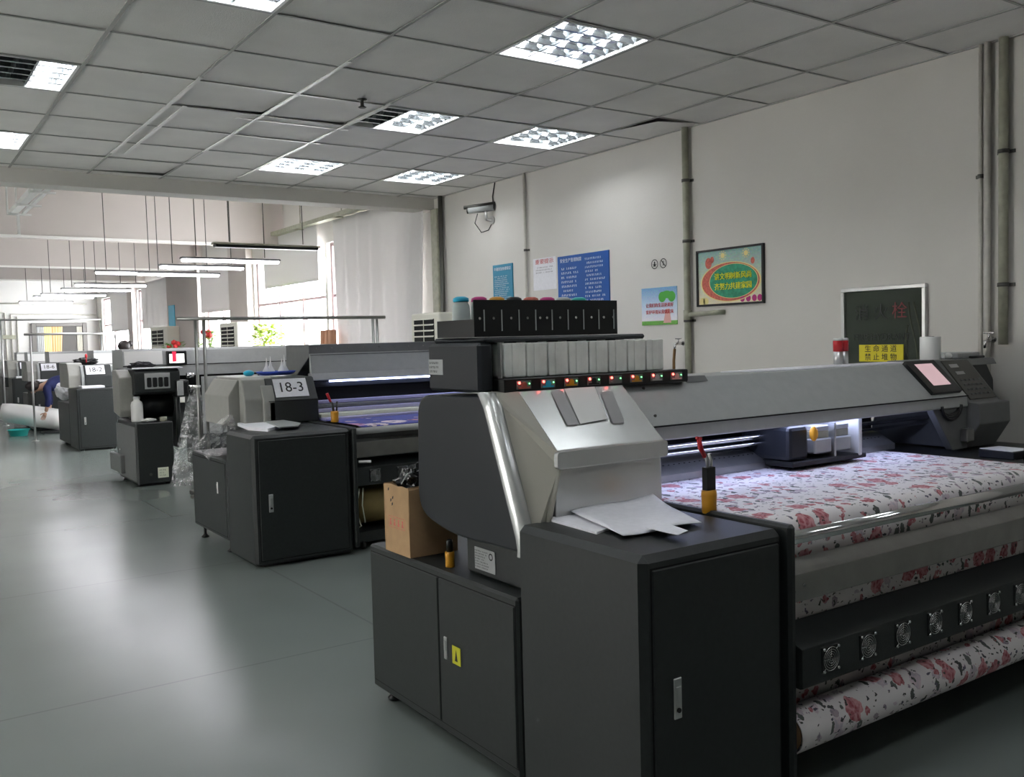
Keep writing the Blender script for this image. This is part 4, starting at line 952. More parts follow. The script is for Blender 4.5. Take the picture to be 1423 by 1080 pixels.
# at the right end
z = .946
sheet('paper_note', [(4.60, 2.36), (4.76, 2.34), (4.78, 2.52), (4.63, 2.54)], .985, .003, 'whitep', 'white note sheet on the blue box at the right edge')
b = BM(); box(b, 4.60, 4.78, 2.35, 2.53, z, .985, .004); solo('flat_box', b, 'blue' if 0 else 'shell', (4.69, 2.44, z), 'dark flat box under the white note at the right edge', 'box')
t = thing('tool_cup', (4.70, 2.25, z), 'black tool holder with tweezers and red scissors at the right edge', 'tool holder')
b = BM(); box(b, 4.655, 4.70, 2.24, 2.29, z, 1.07, .004); box(b, 4.705, 4.75, 2.235, 2.29, z, 1.06, .004); obj('holder', b, 'black', t)
t = thing('scissors', (4.7, 2.26, 1.0), 'red-handled scissors standing in the black holder at the right edge', 'scissors')
b = BM(); tube(b, [(4.692, 2.232, .98), (4.695, 2.23, 1.15)], .006, 8); tube(b, [(4.64, 2.232, .99), (4.642, 2.231, 1.12), (4.652, 2.231, 1.13), (4.66, 2.231, 1.12), (4.66, 2.232, .99)], .003, 6); obj('blade', b, 'alu', t)
b = BM(); tube(b, [(4.69, 2.23, 1.14), (4.70, 2.23, 1.17), (4.705, 2.23, 1.20)], [.012, .016, .008], 10); obj('handle', b, 'red', t)
# ------------------------------------------------------------------ second printer (18-3)
P2 = thing('textile_printer', (3.6, 7.2, 0), 'second printer, grey, with the 18-3 sign on its dark control box', 'printer')
cabinet(P2, 'side_cabinet', 2.18, 2.945, 6.46, 7.05, .02, .962)
front_door(P2, 2.225, 2.90, 6.46, .06, .925, 2.305, .47, 1.3)
cabinet(P2, 'ink_cabinet', 2.18, 2.9, 7.055, 7.98, .11, .735, .01)
side_door(P2, 2.18, 7.09, 7.95, .14, .70, 7.28, .50, 1.0)
cabinet(P2, 'rear_support', 2.55, 2.95, 7.06, 8.2, .74, .96)
feet(P2, [(2.24, 7.9, .11), (2.24, 7.2, .11), (2.85, 7.9, .11), (2.25, 6.6, .02)])
b = BM(); lathe(b, [(.022, -.012), (.022, .012)], (2.7, 6.52, .035), 14, 'x'); lathe(b, [(.03, -.012), (.03, .012)], (3.06, 6.55, .04), 14, 'x'); obj('caster', b, 'black', P2)
# grey hood and dark control box
b = BM(); prism(b, [(7.33, .962), (7.33, 1.17), (7.40, 1.33), (7.47, 1.352), (8.05, 1.352), (8.12, 1.27), (8.12, .962)], 'x', 2.43, 2.70, .012, 2); obj('hood', b, 'warm', P2)
b = BM(); prism(b, [(2.34, .962), (2.34, 1.20), (2.42, 1.33), (2.44, 1.33), (2.44, .962)], 'y', 7.45, 8.10, .006); prism(b, [(7.30, .962), (7.30, 1.15), (7.36, 1.28), (7.42, 1.28), (7.42, .962)], 'x', 2.58, 2.68, .01); obj('hood_flank', b, 'warm', P2)
b = BM(); prism(b, [(7.30, .962), (7.30, 1.15), (7.40, 1.335), (7.98, 1.345), (7.98, .962)], 'x', 2.62, 3.05, .012, 2); cb = obj('control_box', b, 'char', P2)
b = BM(); box(b, 2.62, 3.05, 7.296, 7.30, 1.147, 1.152); obj('seam', b, 'gap', cb)
def numsign(par, x, y0, z0, y1, z1, w, s, size, m='whitep'):
    """plate lying on the sloping front, from (y0,z0) low to (y1,z1) high"""
    d = Vector((0, y1-y0, z1-z0)); U = d.normalized(); n = Vector((1,0,0)).cross(U)
    c = Vector((x, (y0+y1)/2, (z0+z1)/2)); h = d.length/2
    b = BM(); vs = []
    for o in (.002, .005):
        vs.append([b.verts.new(c+Vector((sx*w/2, 0, 0))+U*sy*h+n*o) for sx, sy in ((-1,-1), (1,-1), (1,1), (-1,1))])
    b.faces.new(vs[0][::-1]); b.faces.new(vs[1])
    for i in range(4): b.faces.new((vs[0][i], vs[0][(i+1) % 4], vs[1][(i+1) % 4], vs[1][i]))
    pl = obj('number_sign', b, m, par)
    text(s, size, c+n*.005, (1,0,0), U, 'ktxt', pl, 'lettering', .0015)
    return pl
numsign(cb, 2.83, 7.312, 1.178, 7.392, 1.325, .285, '18-3', .125)
# tray with funnels on top, blue ball
t = thing('funnel_tray', (2.83, 7.68, 1.352), 'purple-blue oval tray holding white nozzles on top of the 18-3 hood', 'tray')
b = BM(); lathe(b, [(.13, 0), (.16, .015), (.175, .032), (.165, .034), (.13, .008)], (0,0,0), 28)
for v in b.verts: v.co = Vector((2.83+v.co.x, 7.68+v.co.y*.7, 1.352+v.co.z))
obj('tray', b, 'blue', t)
for k, (dx, dy, h) in enumerate(((-.08, 0, .13), (-.035, .03, .14), (.05, -.01, .12), (.085, .02, .15))):
    b = BM(); lathe(b, [(.036, .02), (.038, .025), (.034, .05), (.012, .09), (.004, h), (.001, h+.03)], (2.83+dx, 7.68+dy, 1.342), 14)
    solo('nozzle', b, 'white', (2.83+dx, 7.68+dy, 1.362), 'white pointed nozzle standing in the blue tray on the 18-3 printer', 'nozzle', 'white nozzles in the blue tray')
b = BM(); ball(b, (2.60, 7.70, 1.375), .038, 3, (1.2,1,.7)); solo('sponge', b, 'cyan', (2.60, 7.70, 1.352), 'small cyan rounded lump beside the blue tray', 'sponge')
# gantry of the second printer
b = BM(); prism(b, [(8.1, 1.605), (7.56, 1.603), (7.56, 1.525), (7.53, 1.515), (8.1, 1.2)], 'x', 3.085, 5.25, .004); g2 = obj('gantry', b, 'grey2', P2)
b = BM(); prism(b, [(7.56, 1.523), (7.54, 1.523), (7.52, 1.355), (7.56, 1.355)], 'x', 3.085, 5.25, .002); obj('front_cover', b, 'grey', g2)
b = BM(); prism(b, [(7.52, 1.355), (7.50, 1.30), (7.515, 1.292), (7.60, 1.30), (7.60, 1.355)], 'x', 3.085, 5.25, .002); obj('cover_lip', b, 'lgrey', g2)
b = BM(); tube(b, [(3.25, 7.53, 1.283), (5.2, 7.53, 1.283)], .007, 8); obj('led_strip', b, 'ledb', g2)
b = BM()
for k in range(14): lathe(b, [(.005, -.006), (.005, 0)], (3.15+.15*k, 7.56, 1.57), 8, 'y')
obj('screw', b, 'chrome', g2)
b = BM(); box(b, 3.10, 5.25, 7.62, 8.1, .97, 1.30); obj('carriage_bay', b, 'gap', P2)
b = BM(); box(b, 3.10, 5.25, 7.56, 7.60, 1.235, 1.275); obj('bay_trim', b, 'shell', P2)
for k, (z, y, m_) in enumerate(((1.118, 7.56, 'lilac'), (1.085, 7.50, 'grey2'), (1.052, 7.42, 'lilac'), (1.020, 7.30, 'cream'), (.990, 7.20, 'lilac'))):
    b = BM(); box(b, 3.07, 5.2, y, 7.62, z-.03, z, .004); obj('guide_bar', b, m_, P2)
b = BM(); prism(b, [(8.0, .955), (6.60, .955), (6.56, .94), (6.55, .90), (8.0, .88)], 'x', 2.99, 5.2); obj('print_table', b, 'black', P2)
b = BM(); box(b, 2.95, 2.985, 6.44, 8.0, .05, .97, .008); obj('end_plate', b, 'char', P2)
b = BM(); tube(b, [(2.99, 6.50, .932), (5.2, 6.50, .932)], .026, 16); obj('front_rail', b, 'lgrey', P2)
b = BM(); box(b, 2.99, 5.2, 6.56, 6.60, .86, .93); obj('rail_back', b, 'grey2', P2)
b = BM(); prism(b, [(6.55, .868), (6.47, .850), (6.465, .735), (6.48, .728), (6.55, .73)], 'x', 2.965, 5.2, .002); obj('tension_bar', b, 'steel', P2)
b = BM(); prism(b, [(6.62, .700), (6.47, .655), (6.465, .515), (6.62, .51)], 'x', 2.99, 5.2, .002); db = obj('dryer_box', b, 'char', P2)
for k in range(8): fan(db, 3.14+.235*k, 6.463, .585, .042)
b = BM(); tube(b, [(3.0, 6.45, .705), (3.09, 6.43, .70)], .01, 8); obj('lever', b, 'white', P2)
b = BM(); lathe(b, [(.155, 0), (.155, 2.15)], (3.02, 6.72, .335), 32, 'x'); solo('paper_roll', b, 'gold', (4.1, 6.72, .18), 'golden brown paper roll low on the 18-3 printer', 'paper roll')
b = BM(); tube(b, [(3.03, 6.52, .49), (3.0, 6.50, .40), (3.0, 6.50, .28), (3.03, 6.51, .20), (2.98, 6.52, .17)], .006, 8); tube(b, [(3.06, 6.52, .49), (3.04, 6.50, .36), (3.06, 6.50, .22)], .005, 8); obj('cord', b, 'cream', P2)
b = BM(); box(b, 3.0, 5.2, 6.9, 7.9, .06, .88); box(b, 3.0, 5.2, 6.55, 6.9, .06, .14); obj('base_block', b, 'char', P2)
b = BM(); box(b, 4.9, 5.3, 6.5, 8.0, .05, .955, .01); obj('right_cabinet', b, 'char', P2)
fb = uvsheet('printed_fabric', [(7.56, .972), (7.2, .972), (6.9, .972), (6.62, .972), (6.55, .966), (6.50, .962)], 3.06, 5.0, 'bluefab', None, 30)
tag(fb, 'blue and purple printed fabric on the table of the 18-3 printer', 'fabric')
fb = uvsheet('printed_fabric', [(6.66, .85), (6.67, .72), (6.68, .50)], 3.06, 5.0, 'bluefab', None, 10); bpy.data.objects.remove(fb)
toolcup('tool_cup', 3.035, 6.95, .975, .03, .09, 'orange-taped cup with red-handled tools on the 18-3 printer', False)
t = thing('pliers', (3.035, 6.95, 1.04), 'red and green handled tools standing in the orange-taped cup on the 18-3 printer', 'tool')
b = BM(); tube(b, [(3.03, 6.95, 1.04), (3.02, 6.95, 1.12), (3.0, 6.95, 1.15)], [.012, .01, .008], 8); tube(b, [(3.05, 6.95, 1.04), (3.06, 6.95, 1.14)], .008, 8); obj('jaw', b, 'darkm', t)
b = BM(); tube(b, [(3.005, 6.95, 1.14), (2.985, 6.95, 1.185), (2.975, 6.95, 1.21)], [.010, .012, .012], 8); obj('handle', b, 'red', t)
b = BM(); q = pq([(330,592),(335,586),(392,584),(394,594),(372,600),(345,598)], .963); prism(b, q, 'z', .963, .985); solo('paper_pad', b, 'whitep', (q[0][0], q[0][1], .963), 'open white notebook on the cabinet top of the 18-3 printer', 'notebook')
b = BM(); q = pq([(365,589),(378,586),(418,593),(414,597),(388,599)], .963); prism(b, q, 'z', .986, .994); solo('clipboard', b, 'grey', (q[2][0], q[2][1], .986), 'grey plastic folder beside the notebook on the 18-3 printer', 'folder')
# ------------------------------------------------------------------ third machine: compact dark one with black feed drum
P3 = thing('textile_printer', (3.6, 12, 0), 'third printer, with a dark drum above a low cabinet and a small lit screen', 'printer')
cabinet(P3, 'side_cabinet', 2.46, 2.875, 11.27, 12.25, .03, .745, .012)
b = BM(); box(b, 2.452, 2.462, 11.31, 12.3, .06, .70, .003); obj('cabinet_door', b, 'grey2', P3)
b = BM(); lathe(b, [(.012, -.012), (.012, 0)], (2.453, 12.1, .38), 10, 'x'); obj('lock', b, 'chrome', P3)
b = BM(); box(b, 2.68, 2.80, 11.262, 11.269, .09, .21); lb = obj('control_label', b, 'cream', P3); 
b = scribble(BM(), (2.74, 11.2615, .15), Vector((1,0,0)), Vector((0,0,1)), .09, .09, 3, 4, .6); obj('print', b, 'pipe', lb)
b = BM(); lathe(b, [(.018, -.008), (.014, 0)], (2.60, 11.27, .14), 12, 'y'); obj('knob', b, 'darkm', P3)
b = BM(); box(b, 2.40, 2.46, 11.9, 12.5, .1, .32, .01); obj('step_box', b, 'grey2', P3)
feet(P3, [(2.50, 12.1, .05), (2.5, 11.4, .04), (2.82, 11.4, .04)])
b = BM(); prism(b, [(11.62, .80), (11.56, .88), (11.56, 1.27), (11.75, 1.36), (11.95, 1.36), (11.95, .85)], 'x', 2.36, 2.52, .015, 2); obj('hood_flank', b, 'warm', P3)
b = BM(); prism(b, [(11.42, 1.09), (11.42, 1.33), (11.50, 1.365), (12.4, 1.365), (12.4, 1.06), (11.5, 1.06)], 'x', 2.50, 3.02, .012, 2); hb = obj('hood', b, 'char', P3)
b = BM(); box(b, 2.61, 2.90, 11.412, 11.42, 1.13, 1.315, .003); pn = obj('ink_panel', b, 'lgrey', hb)
for k in range(4):
    b = BM(); x = 2.66+.065*k; prism(b, rounded([(x-.024, 1.15), (x+.024, 1.15), (x+.024, 1.265), (x-.024, 1.265)], .015), 'y', 11.400, 11.413, .002); obj('ink_window', b, 'black', hb)
b = BM(); tube(b, [(2.50, 11.75, .92), (2.98, 11.75, .92)], .15, 28); obj('feed_drum', b, 'black', P3)
b = BM(); box(b, 2.98, 3.03, 11.5, 12.4, .4, 1.1, .01); obj('drum_bracket', b, 'char', P3)
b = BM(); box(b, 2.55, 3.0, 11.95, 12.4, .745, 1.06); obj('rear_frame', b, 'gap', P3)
b = BM(); box(b, 2.96, 3.10, 11.35, 11.6, 1.02, 1.22, .01); box(b, 3.02, 3.08, 11.33, 11.352, 1.06, 1.2, .004); obj('motor_box', b, 'black', P3)
b = BM(); box(b, 2.96, 3.03, 11.325, 11.352, 1.04, 1.21, .004); obj('valve', b, 'white' if 0 else 'lgrey', P3)
for z in (1.12, 1.27):
    b = BM(); tube(b, [(3.12, 11.5, z), (3.20, 11.5, z)], .032, 14); obj('roller_end', b, 'chrome', P3)
b = BM(); q = [(2.48, 11.44), (3.05, 11.40), (3.07, 11.70), (2.55, 11.75)]; prism(b, q, 'z', 1.367, 1.379); solo('paper_sheets', b, 'whitep', (2.8, 11.6, 1.367), 'white sheet lying on the hood of the third printer', 'paper')
crumple('rag', (2.72, 12.0, 1.40), .09, 'trous', (1.6,1,.5), 'dark crumpled rag on the hood of the third printer', 'rag', 9)
def gantry(P, x0, y, z0, z1, mscreen=None, panel=None, rails=True):
    b = BM(); prism(b, [(y+.6, z1), (y+.02, z1), (y, z1-.03), (y-.02, z0+.14), (y-.02, z0), (y+.6, z0)], 'x', x0, 4.88, .004); g = obj('gantry', b, 'grey', P)
    b = BM(); box(b, x0, 4.88, y-.025, y-.018, z0+.135, z0+.145); obj('seam', b, 'gap', g)
    if panel:
        b = BM(); prism(b, [(y-.004, panel[3]), (y+.01, panel[3]), (y-.012, panel[2]), (y-.024, panel[2])], 'x', panel[0], panel[1]); pp = obj('front_cover', b, 'white', g); pp['label'] = 'white front cover'
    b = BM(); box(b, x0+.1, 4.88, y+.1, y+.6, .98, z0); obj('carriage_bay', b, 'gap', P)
    if not rails: b = BM(); box(b, x0+.9, 4.88, y-.5, y+.6, .05, .965, .005); obj('base_block', b, 'char', P); return g
    b = BM(); box(b, x0, 4.88, y-.8, y+.6, .90, .965, .005); obj('print_table', b, 'grey2', P)
    b = BM(); tube(b, [(x0, y-.84, .93), (4.88, y-.84, .93)], .024, 10); obj('front_rail', b, 'steel', P)
    b = BM(); box(b, x0+.1, 4.85, y-.6, y+.5, .05, .90, .01); obj('base_block', b, 'char', P)
    b = BM(); box(b, x0, 4.88, y-.85, y-.8, .66, .80, .01); obj('tension_bar', b, 'steel', P)
    b = BM(); box(b, 4.5, 4.90, y-.9, y+.6, .05, z1-.02, .02); obj('right_cabinet', b, 'char', P)
    return g
g = gantry(P3, 2.56, 12.3, 1.25, 1.605, None, (2.58, 3.04, 1.405, 1.575), False)
b = BM(); box(b, 3.08, 3.335, 12.245, 12.285, 1.385, 1.57, .01); sc = obj('touch_screen', b, 'black', g)
b = BM(); box(b, 3.115, 3.30, 12.243, 12.2445, 1.415, 1.53); obj('display', b, 'screenw', g)
b = BM(); box(b, 3.15, 3.20, 12.2405, 12.2425, 1.43, 1.56); obj('display_mark', b, 'screenr', g)
b = BM(); box(b, 3.28, 3.62, 11.45, 11.47, .55, 1.25, .003); box(b, 3.63, 3.98, 11.45, 11.47, .55, 1.25, .003); obj('white_cover', b, 'lgrey', P3)
# things on its low cabinet
t = thing('white_bottle', (2.52, 11.50, .747), 'white plastic bottle standing on the low cabinet of the third printer', 'bottle')
b = BM(); lathe(b, [(.062, 0), (.068, .01), (.068, .20), (.058, .235), (.036, .25), (.034, .27)], (2.53, 11.50, .747), 22); obj('bottle_body', b, 'white', t)
b = BM(); lathe(b, [(.038, .268), (.038, .295), (.034, .30)], (2.53, 11.50, .747), 18); obj('cap', b, 'white', t)
crumple('cloth', (2.64, 11.42, .765), .055, 'white', (1.5,1,.38), 'crumpled white cloth beside the white bottle', 'cloth', 12)
b = BM(); lathe(b, [(.04, 0), (.04, .05), (.026, .05), (.026, .001)], (2.79, 11.36, .747), 20); solo('tape_roll', b, 'pipe', (2.79, 11.36, .747), 'olive tape roll on the low cabinet of the third printer', 'tape')
# ------------------------------------------------------------------ printer 18-2 and the ones beyond it
def far_printer(x0, y, s, label, low=True, deep=.9, tower=True):
    P = thing('textile_printer', (x0+1.5, y+.5, 0), label, 'printer')
    cabinet(P, 'side_cabinet', x0, x0+.60, y, y+.75, .02, .99, .012)
    front_door(P, x0+.04, x0+.57, y, .06, .95, x0+.11, .48, 1.2)
    cabinet(P, 'ink_cabinet', x0, x0+.55, y+.755, y+.75+deep, .05, .74, .01)
    feet(P, [(x0+.06, y+.06, .02), (x0+.5, y+.06, .02), (x0+.06, y+1.5, .05)])
    b = BM(); prism(b, [(y+.55, .992), (y+.55, 1.2), (y+.66, 1.38), (y+.74, 1.405), (y+1.4, 1.405), (y+1.4, .992)], 'x', x0-.02, x0+.22, .015, 2); obj('hood', b, 'warm', P)
    b = BM(); prism(b, [(y+.50, .992), (y+.50, 1.18), (y+.60, 1.35), (y+.7, 1.36), (y+.7, .992)], 'x', x0+.17, x0+.26, .012); hf = obj('hood_flank', b, 'grey', P)
    b = BM(); prism(b, [(y+.48, .992), (y+.48, 1.18), (y+.58, 1.36), (y+1.2, 1.37), (y+1.2, .992)], 'x', x0+.22, x0+.64, .01); cb = obj('control_box', b, 'char', P)
    numsign(cb, x0+.39, y+.49, 1.205, y+.57, 1.35, .29, s, .12)
    g = gantry(P, x0+.5, y+1.2, 1.22, 1.6, None, (x0+.5, 4.8, 1.32, 1.55))
    return P
FP = [(2.63, 16.05, '18-2', 'printer with the 18-2 sign, between the third printer and the bending worker'),
      (2.62, 20.9, '18-6', 'distant printer with the 18-6 sign, directly behind the bending worker'),
      (2.66, 24.6, '18-5', 'distant printer left of and behind the bending worker, numbered sign above its papers'),
      (2.72, 27.2, '18-7', 'farthest printer, cut by the left edge of the photo')]
for k, (x, y, s_, lab) in enumerate(FP):
    P = far_printer(x, y, s_, lab, deep=1.1 if k == 0 else .8)
    if k == 0: PC = P
    b = BM(); box(b, x+.10, x+.44, y+.08, y+.40, .993, 1.03, .004); solo('paper_stack', b, 'whitep', (x+.27, y+.25, .993), ['stack of white paper on the cabinet of the 18-2 printer', 'white papers on the cabinet above the bending worker', 'white papers on the cabinet of the printer left of the worker', 'white papers on the farthest printer at the left edge'][k], 'paper')
crumple('rag', (2.95, 16.95, 1.42), .10, 'black', (1.8,1,.6), 'black crumpled cloth on top of the 18-2 printer', 'rag', 21)
b = BM(); ball(b, (2.92, 16.75, 1.51), .03, 2, (.7,.7,1.3)); tube(b, [(2.92, 16.75, 1.40), (2.92, 16.75, 1.49)], .01, 8); solo('red_knob', b, 'red', (2.92, 16.75, 1.40), 'small red bulb standing on the 18-2 printer', 'bulb')
# ------------------------------------------------------------------ rail stands
def stand(x0, x1, y, z, posts, label, r=.02, m='alu'):
    t = thing('rail_stand', ((x0+x1)/2, y, 0), label, 'rack')
    b = BM(); tube(b, [(x0, y, z), (x1, y, z)], r, 12); obj('cross_bar', b, m, t)
    for x, yy in posts:
        b = BM(); tube(b, [(x, yy, 0), (x, yy, z-r)], r*.9, 12); lathe(b, [(.06, 0), (.06, .012), (.03, .02)], (x, yy, 0), 14); obj('post', b, m, t)
stand(2.474, 4.75, 9.4, 1.89, [(2.655, 9.4), (2.745, 9.43), (4.597, 9.4), (4.66, 9.43)], 'tall metal rail stand behind the 18-3 printer', .018, 'steel')
stand(2.224, 3.81, 18.5, 1.913, [(2.324, 18.5), (3.742, 18.5)], 'distant metal rail stand behind the 18-2 printer')
stand(2.319, 4.361, 23.0, 2.315, [(4.35, 23.0), (2.33, 23.0)], 'highest distant rail stand, framing the far doorway')
# ------------------------------------------------------------------ clear plastic bags
def filmbag(name, c, w, h, label, seed, outline, loc):
    from mathutils import noise
    b = BM(); n = 26; g = []
    for i in range(n+1):
        v = i/n; row = []
        wl, wr = outline(v)
        for j in range(n+1):
            u = j/n; x = c[0]+wl+(wr-wl)*u; z = c[2]-h*v
            p = Vector((x*4, z*3, seed)); y = c[1]+.10*noise.noise(p)+.05*noise.noise(p*3)+.02*noise.noise(p*8)
            row.append(b.verts.new((x+.02*noise.noise(p*2+Vector((9,0,0))), y, z)))
        g.append(row)
    for i in range(n):
        for j in range(n): b.faces.new((g[i][j], g[i+1][j], g[i+1][j+1], g[i][j+1]))
    o = solo(name, b, 'film', loc, label, 'plastic film'); return o
filmbag('plastic_film', (2.56, 9.46, 1.22), .3, .99, 'tall clear plastic film hanging from the rail stand beside the third printer', 3, lambda v: (.03-.24*v, .13+.02*math.sin(v*6)), (2.60, 9.46, .23))
filmbag('plastic_film', (2.27, 7.40, 1.06), .3, .38, 'clear plastic film draped over the low cabinet of the 18-3 printer', 8, lambda v: (.02-.26*min(1, v*1.6) if v < .62 else -.20+.3*(v-.62), .09+.02*math.sin(v*7)-.10*max(0, v-.5)), (2.2, 7.40, .68))
b = BM(); box(b, 2.74, 2.92, 9.9, 10.2, .02, .07, .008); tube(b, [(2.70, 9.95, .03), (2.95, 10.25, .05)], .018, 8); solo('scrap', b, 'darkm', (2.8, 10.0, 0), 'dark scrap pieces on the floor under the hanging plastic film', 'scrap')
b = BM(); lathe(b, [(.024, -.012), (.027, 0), (.024, .012)], (2.655, 9.4, 1.215), 14); lathe(b, [(.022, -.012), (.024, 0), (.022, .012)], (2.655, 9.43, 1.215), 10); solo('tie_band', b, 'white', (2.655, 9.4, 1.2), 'white band tying the plastic film to the rail stand post', 'tie')
b = BM(); prism(b, [(2.83, .0), (2.95, .0), (2.93, .10), (2.87, .11)], 'y', 9.80, 9.86, .006); solo('yellow_pedal', b, 'yellow', (2.9, 9.83, 0), 'small yellow object on the floor behind the 18-3 printer', 'pedal')
# ------------------------------------------------------------------ cream air conditioners against the window wall
def aircon(y0, y1, x0, z1, label, rows=6):
    t = thing('air_conditioner', (x0+.15, (y0+y1)/2, 0), label, 'air conditioner')
    b = BM(); box(b, x0, x0+.28, y0, y1, 0, z1, .02, 2); obj('casing', b, 'acwhite', t)
    yc0 = y0+(y1-y0)*.18; yc1 = y1-(y1-y0)*.12
    b = BM(); box(b, x0-.006, x0+.004, yc0, yc1, z1-.42, z1-.07); obj('grille_recess', b, 'gap', t)
    for k in range(rows):
        z = z1-.40+.33*k/(rows-1)
        b = BM(); prism(b, [(x0-.02, z-.008), (x0-.006, z+.002), (x0-.006, z+.010), (x0-.02, z-.002)], 'y', yc0, yc1); obj('louvre_blade', b, 'acwhite', t)
    b = BM()
    for f in (.5,): box(b, x0-.012, x0-.005, yc0+(yc1-yc0)*f-.004, yc0+(yc1-yc0)*f+.004, z1-.42, z1-.07)
    obj('grille_bar', b, 'acwhite', t)
aircon(9.0, 9.66, 5.22, 1.93, 'cream floor-standing air conditioner by the wall, behind the ink bottles')
aircon(15.9, 16.9, 5.2, 2.03, 'cream air conditioner by the first pilaster, beside red flowers')
aircon(20.6, 22.0, 5.2, 2.08, 'distant cream air conditioner under the drawn curtain', 5)
b = BM(); box(b, 5.585, 5.598, 22.4, 23.3, 2.15, 3.0); 
b2 = b; solo('blue_notice', b2, 'cyan', (5.59, 22.9, 2.15), 'narrow blue notice hanging far down the window side', 'notice') if 0 else b2.free()
b = BM(); box(b, 5.466, 5.478, 20.9, 21.4, 1.98, 2.55); solo('blue_notice', b, 'cyan', (5.47, 21.15, 1.98), 'narrow blue notice on the pilaster above the distant air conditioner', 'notice')
# plants on the window sill
def plant(c, label, kind, n, r, h, seed, group=None):
    rnd = random.Random(seed); t = thing('potted_plant', c, label, 'plant')
    c = Vector(c); pz = .16
    b = BM(); lathe(b, [(.06, 0), (.085, pz), (.078, pz), (.07, pz-.02)], c, 16); obj('flower_pot', b, 'pot', t)
    b = BM(); 
    for k in range(6):
        a = rnd.random()*2*PI; tube(b, [c+Vector((0,0,pz-.03)), c+Vector((math.cos(a)*r*.3, math.sin(a)*r*.3, pz+h*.5)), c+Vector((math.cos(a)*r*.6, math.sin(a)*r*.6, pz+h*.9))], .005, 5)
    obj('stem', b, 'leaf', t)
    b = BM()
    for k in range(n):
        a = rnd.random()*2*PI; rr = r*rnd.random()**.5; z = pz+h*(.25+.8*rnd.random()); p = c+Vector((rr*math.cos(a), rr*math.sin(a), z)); d = Vector((math.cos(a), math.sin(a), rnd.uniform(-.4, .7))).normalized(); s_ = d.cross(Vector((0,0,1))).normalized(); L = rnd.uniform(.08, .15)
        v = [b.verts.new(q) for q in (p, p+d*L*.5+s_*L*.3, p+d*L+Vector((0,0,-.01)), p+d*L*.5-s_*L*.3)]; b.faces.new(v)
    lf = obj('foliage', b, 'leafy' if kind == 'y' else 'leaf', t)
    if kind == 'r':
        for k in range(7):
            a = rnd.random()*2*PI; rr = r*.8*rnd.random(); b = BM(); ball(b, c+Vector((rr*math.cos(a), rr*math.sin(a), pz+h*(.6+.5*rnd.random()))), .055, 1); obj('flower', b, 'redfl', t)
for ya, yb, lab in ((13.9, 14.8, 'white plant stand in front of the bright window'), (17.2, 17.8, 'white plant stand beside the middle air conditioner'), (19.6, 20.2, 'white plant stand in front of the second pilaster')):
    b = BM(); box(b, 4.98, 5.38, ya, yb, 1.30, 1.34, .01); box(b, 5.0, 5.36, ya+.02, yb-.02, .3, .32)
    for y in (ya+.04, yb-.04):
        for x in (5.02, 5.34): box(b, x-.02, x+.02, y-.02, y+.02, 0, 1.30)
    solo('plant_stand', b, 'white', (5.18, (ya+yb)/2, 0), lab, 'stand')
plant((5.18, 14.35, 1.34), 'yellow-green leafy potted plant against the bright window', 'y', 300, .27, .40, 1)
plant((5.16, 17.45, 1.34), 'red-flowering plant beside the middle air conditioner', 'r', 60, .17, .36, 2)
plant((5.16, 19.9, 1.34), 'dark small plant with red flowers in front of the second pilaster', 'r', 60, .17, .22, 3)
for k, y in enumerate((12.12, 12.28, 12.45)):
    b = BM(); lathe(b, [(.055, 0), (.055, .46), (.03, .46), (.03, .4)], (5.30, y, 1.345), 16)
    if k: 
        for v in b.verts: v.co.y += (v.co.z-1.34)*-.10
    solo('brown_tube', b, 'brown', (5.30, y, 1.345), ['rightmost of three brown paper tubes by the white curtain', 'middle one of three brown paper tubes by the white curtain', 'leftmost of three brown paper tubes by the white curtain'][k], 'tube')
b = BM(); box(b, 5.16, 5.41, 12.02, 12.58, 1.30, 1.343, .006)
for x in (5.19, 5.38):
    for y in (12.05, 12.55): box(b, x-.02, x+.02, y-.02, y+.02, 0, 1.30)
solo('end_shelf', b, 'white', (5.3, 12.3, 0), 'small white stand under the brown tubes', 'stand')
# ------------------------------------------------------------------ white roll being moved, basin, board
A = Vector((3.02, 20.15, .24)); Bp = Vector((1.98, 20.35, .47)); d = (Bp-A).normalized()
t = thing('fabric_roll', (2.5, 20.25, .05), 'plastic-wrapped white roll lifted by the bending worker', 'fabric roll')
pts = [A+d*(Bp-A).length*k/8 for k in range(9)]
b = BM(); tube(b, pts, [.20, .21, .205, .21, .20, .205, .195, .185, .15], 24)
from mathutils import noise
for v in b.verts: v.co += Vector((1,1,1))*.02*noise.noise(v.co*7)
obj('wrapped_roll', b, 'white', t, True)
b = BM(); tube(b, [Bp+d*-.01, Bp+d*.10], [.13, .05], 16); obj('wrap_end', b, 'film', t)
b = BM(); tube(b, [Bp+d*.0, Bp+d*.03], .05, 14); obj('core', b, 'brown', t)
b = BM(); box(b, 2.66, 3.25, 19.95, 20.35, 0, .035, .005); solo('floor_board', b, 'char', (2.95, 20.15, 0), 'dark board on the floor under the white roll', 'board')
b = BM(); tube(b, [(3.0, 19.7, .012), (3.12, 19.68, .012), (3.18, 19.75, .014)], .01, 6); solo('floor_cable', b, 'black', (3.1, 19.7, 0), 'short black cable on the floor beside the 18-2 printer', 'cable')
b = BM(); lathe(b, [(.14, 0), (.15, .005), (.185, .115), (.20, .118), (.20, .126), (.178, .122), (.142, .012)], (2.23, 20.0, 0), 30); solo('basin', b, 'teal', (2.23, 20.0, 0), 'turquoise plastic basin on the floor near the left edge', 'basin', None, True)
# white bag beside 18-2
crumple('white_bag', (2.77, 17.95, .90), .17, 'whitep', (1.0,1.3,.95), 'white plastic bag on the low end of the 18-2 printer, under the worker', 'bag', 31, .2)
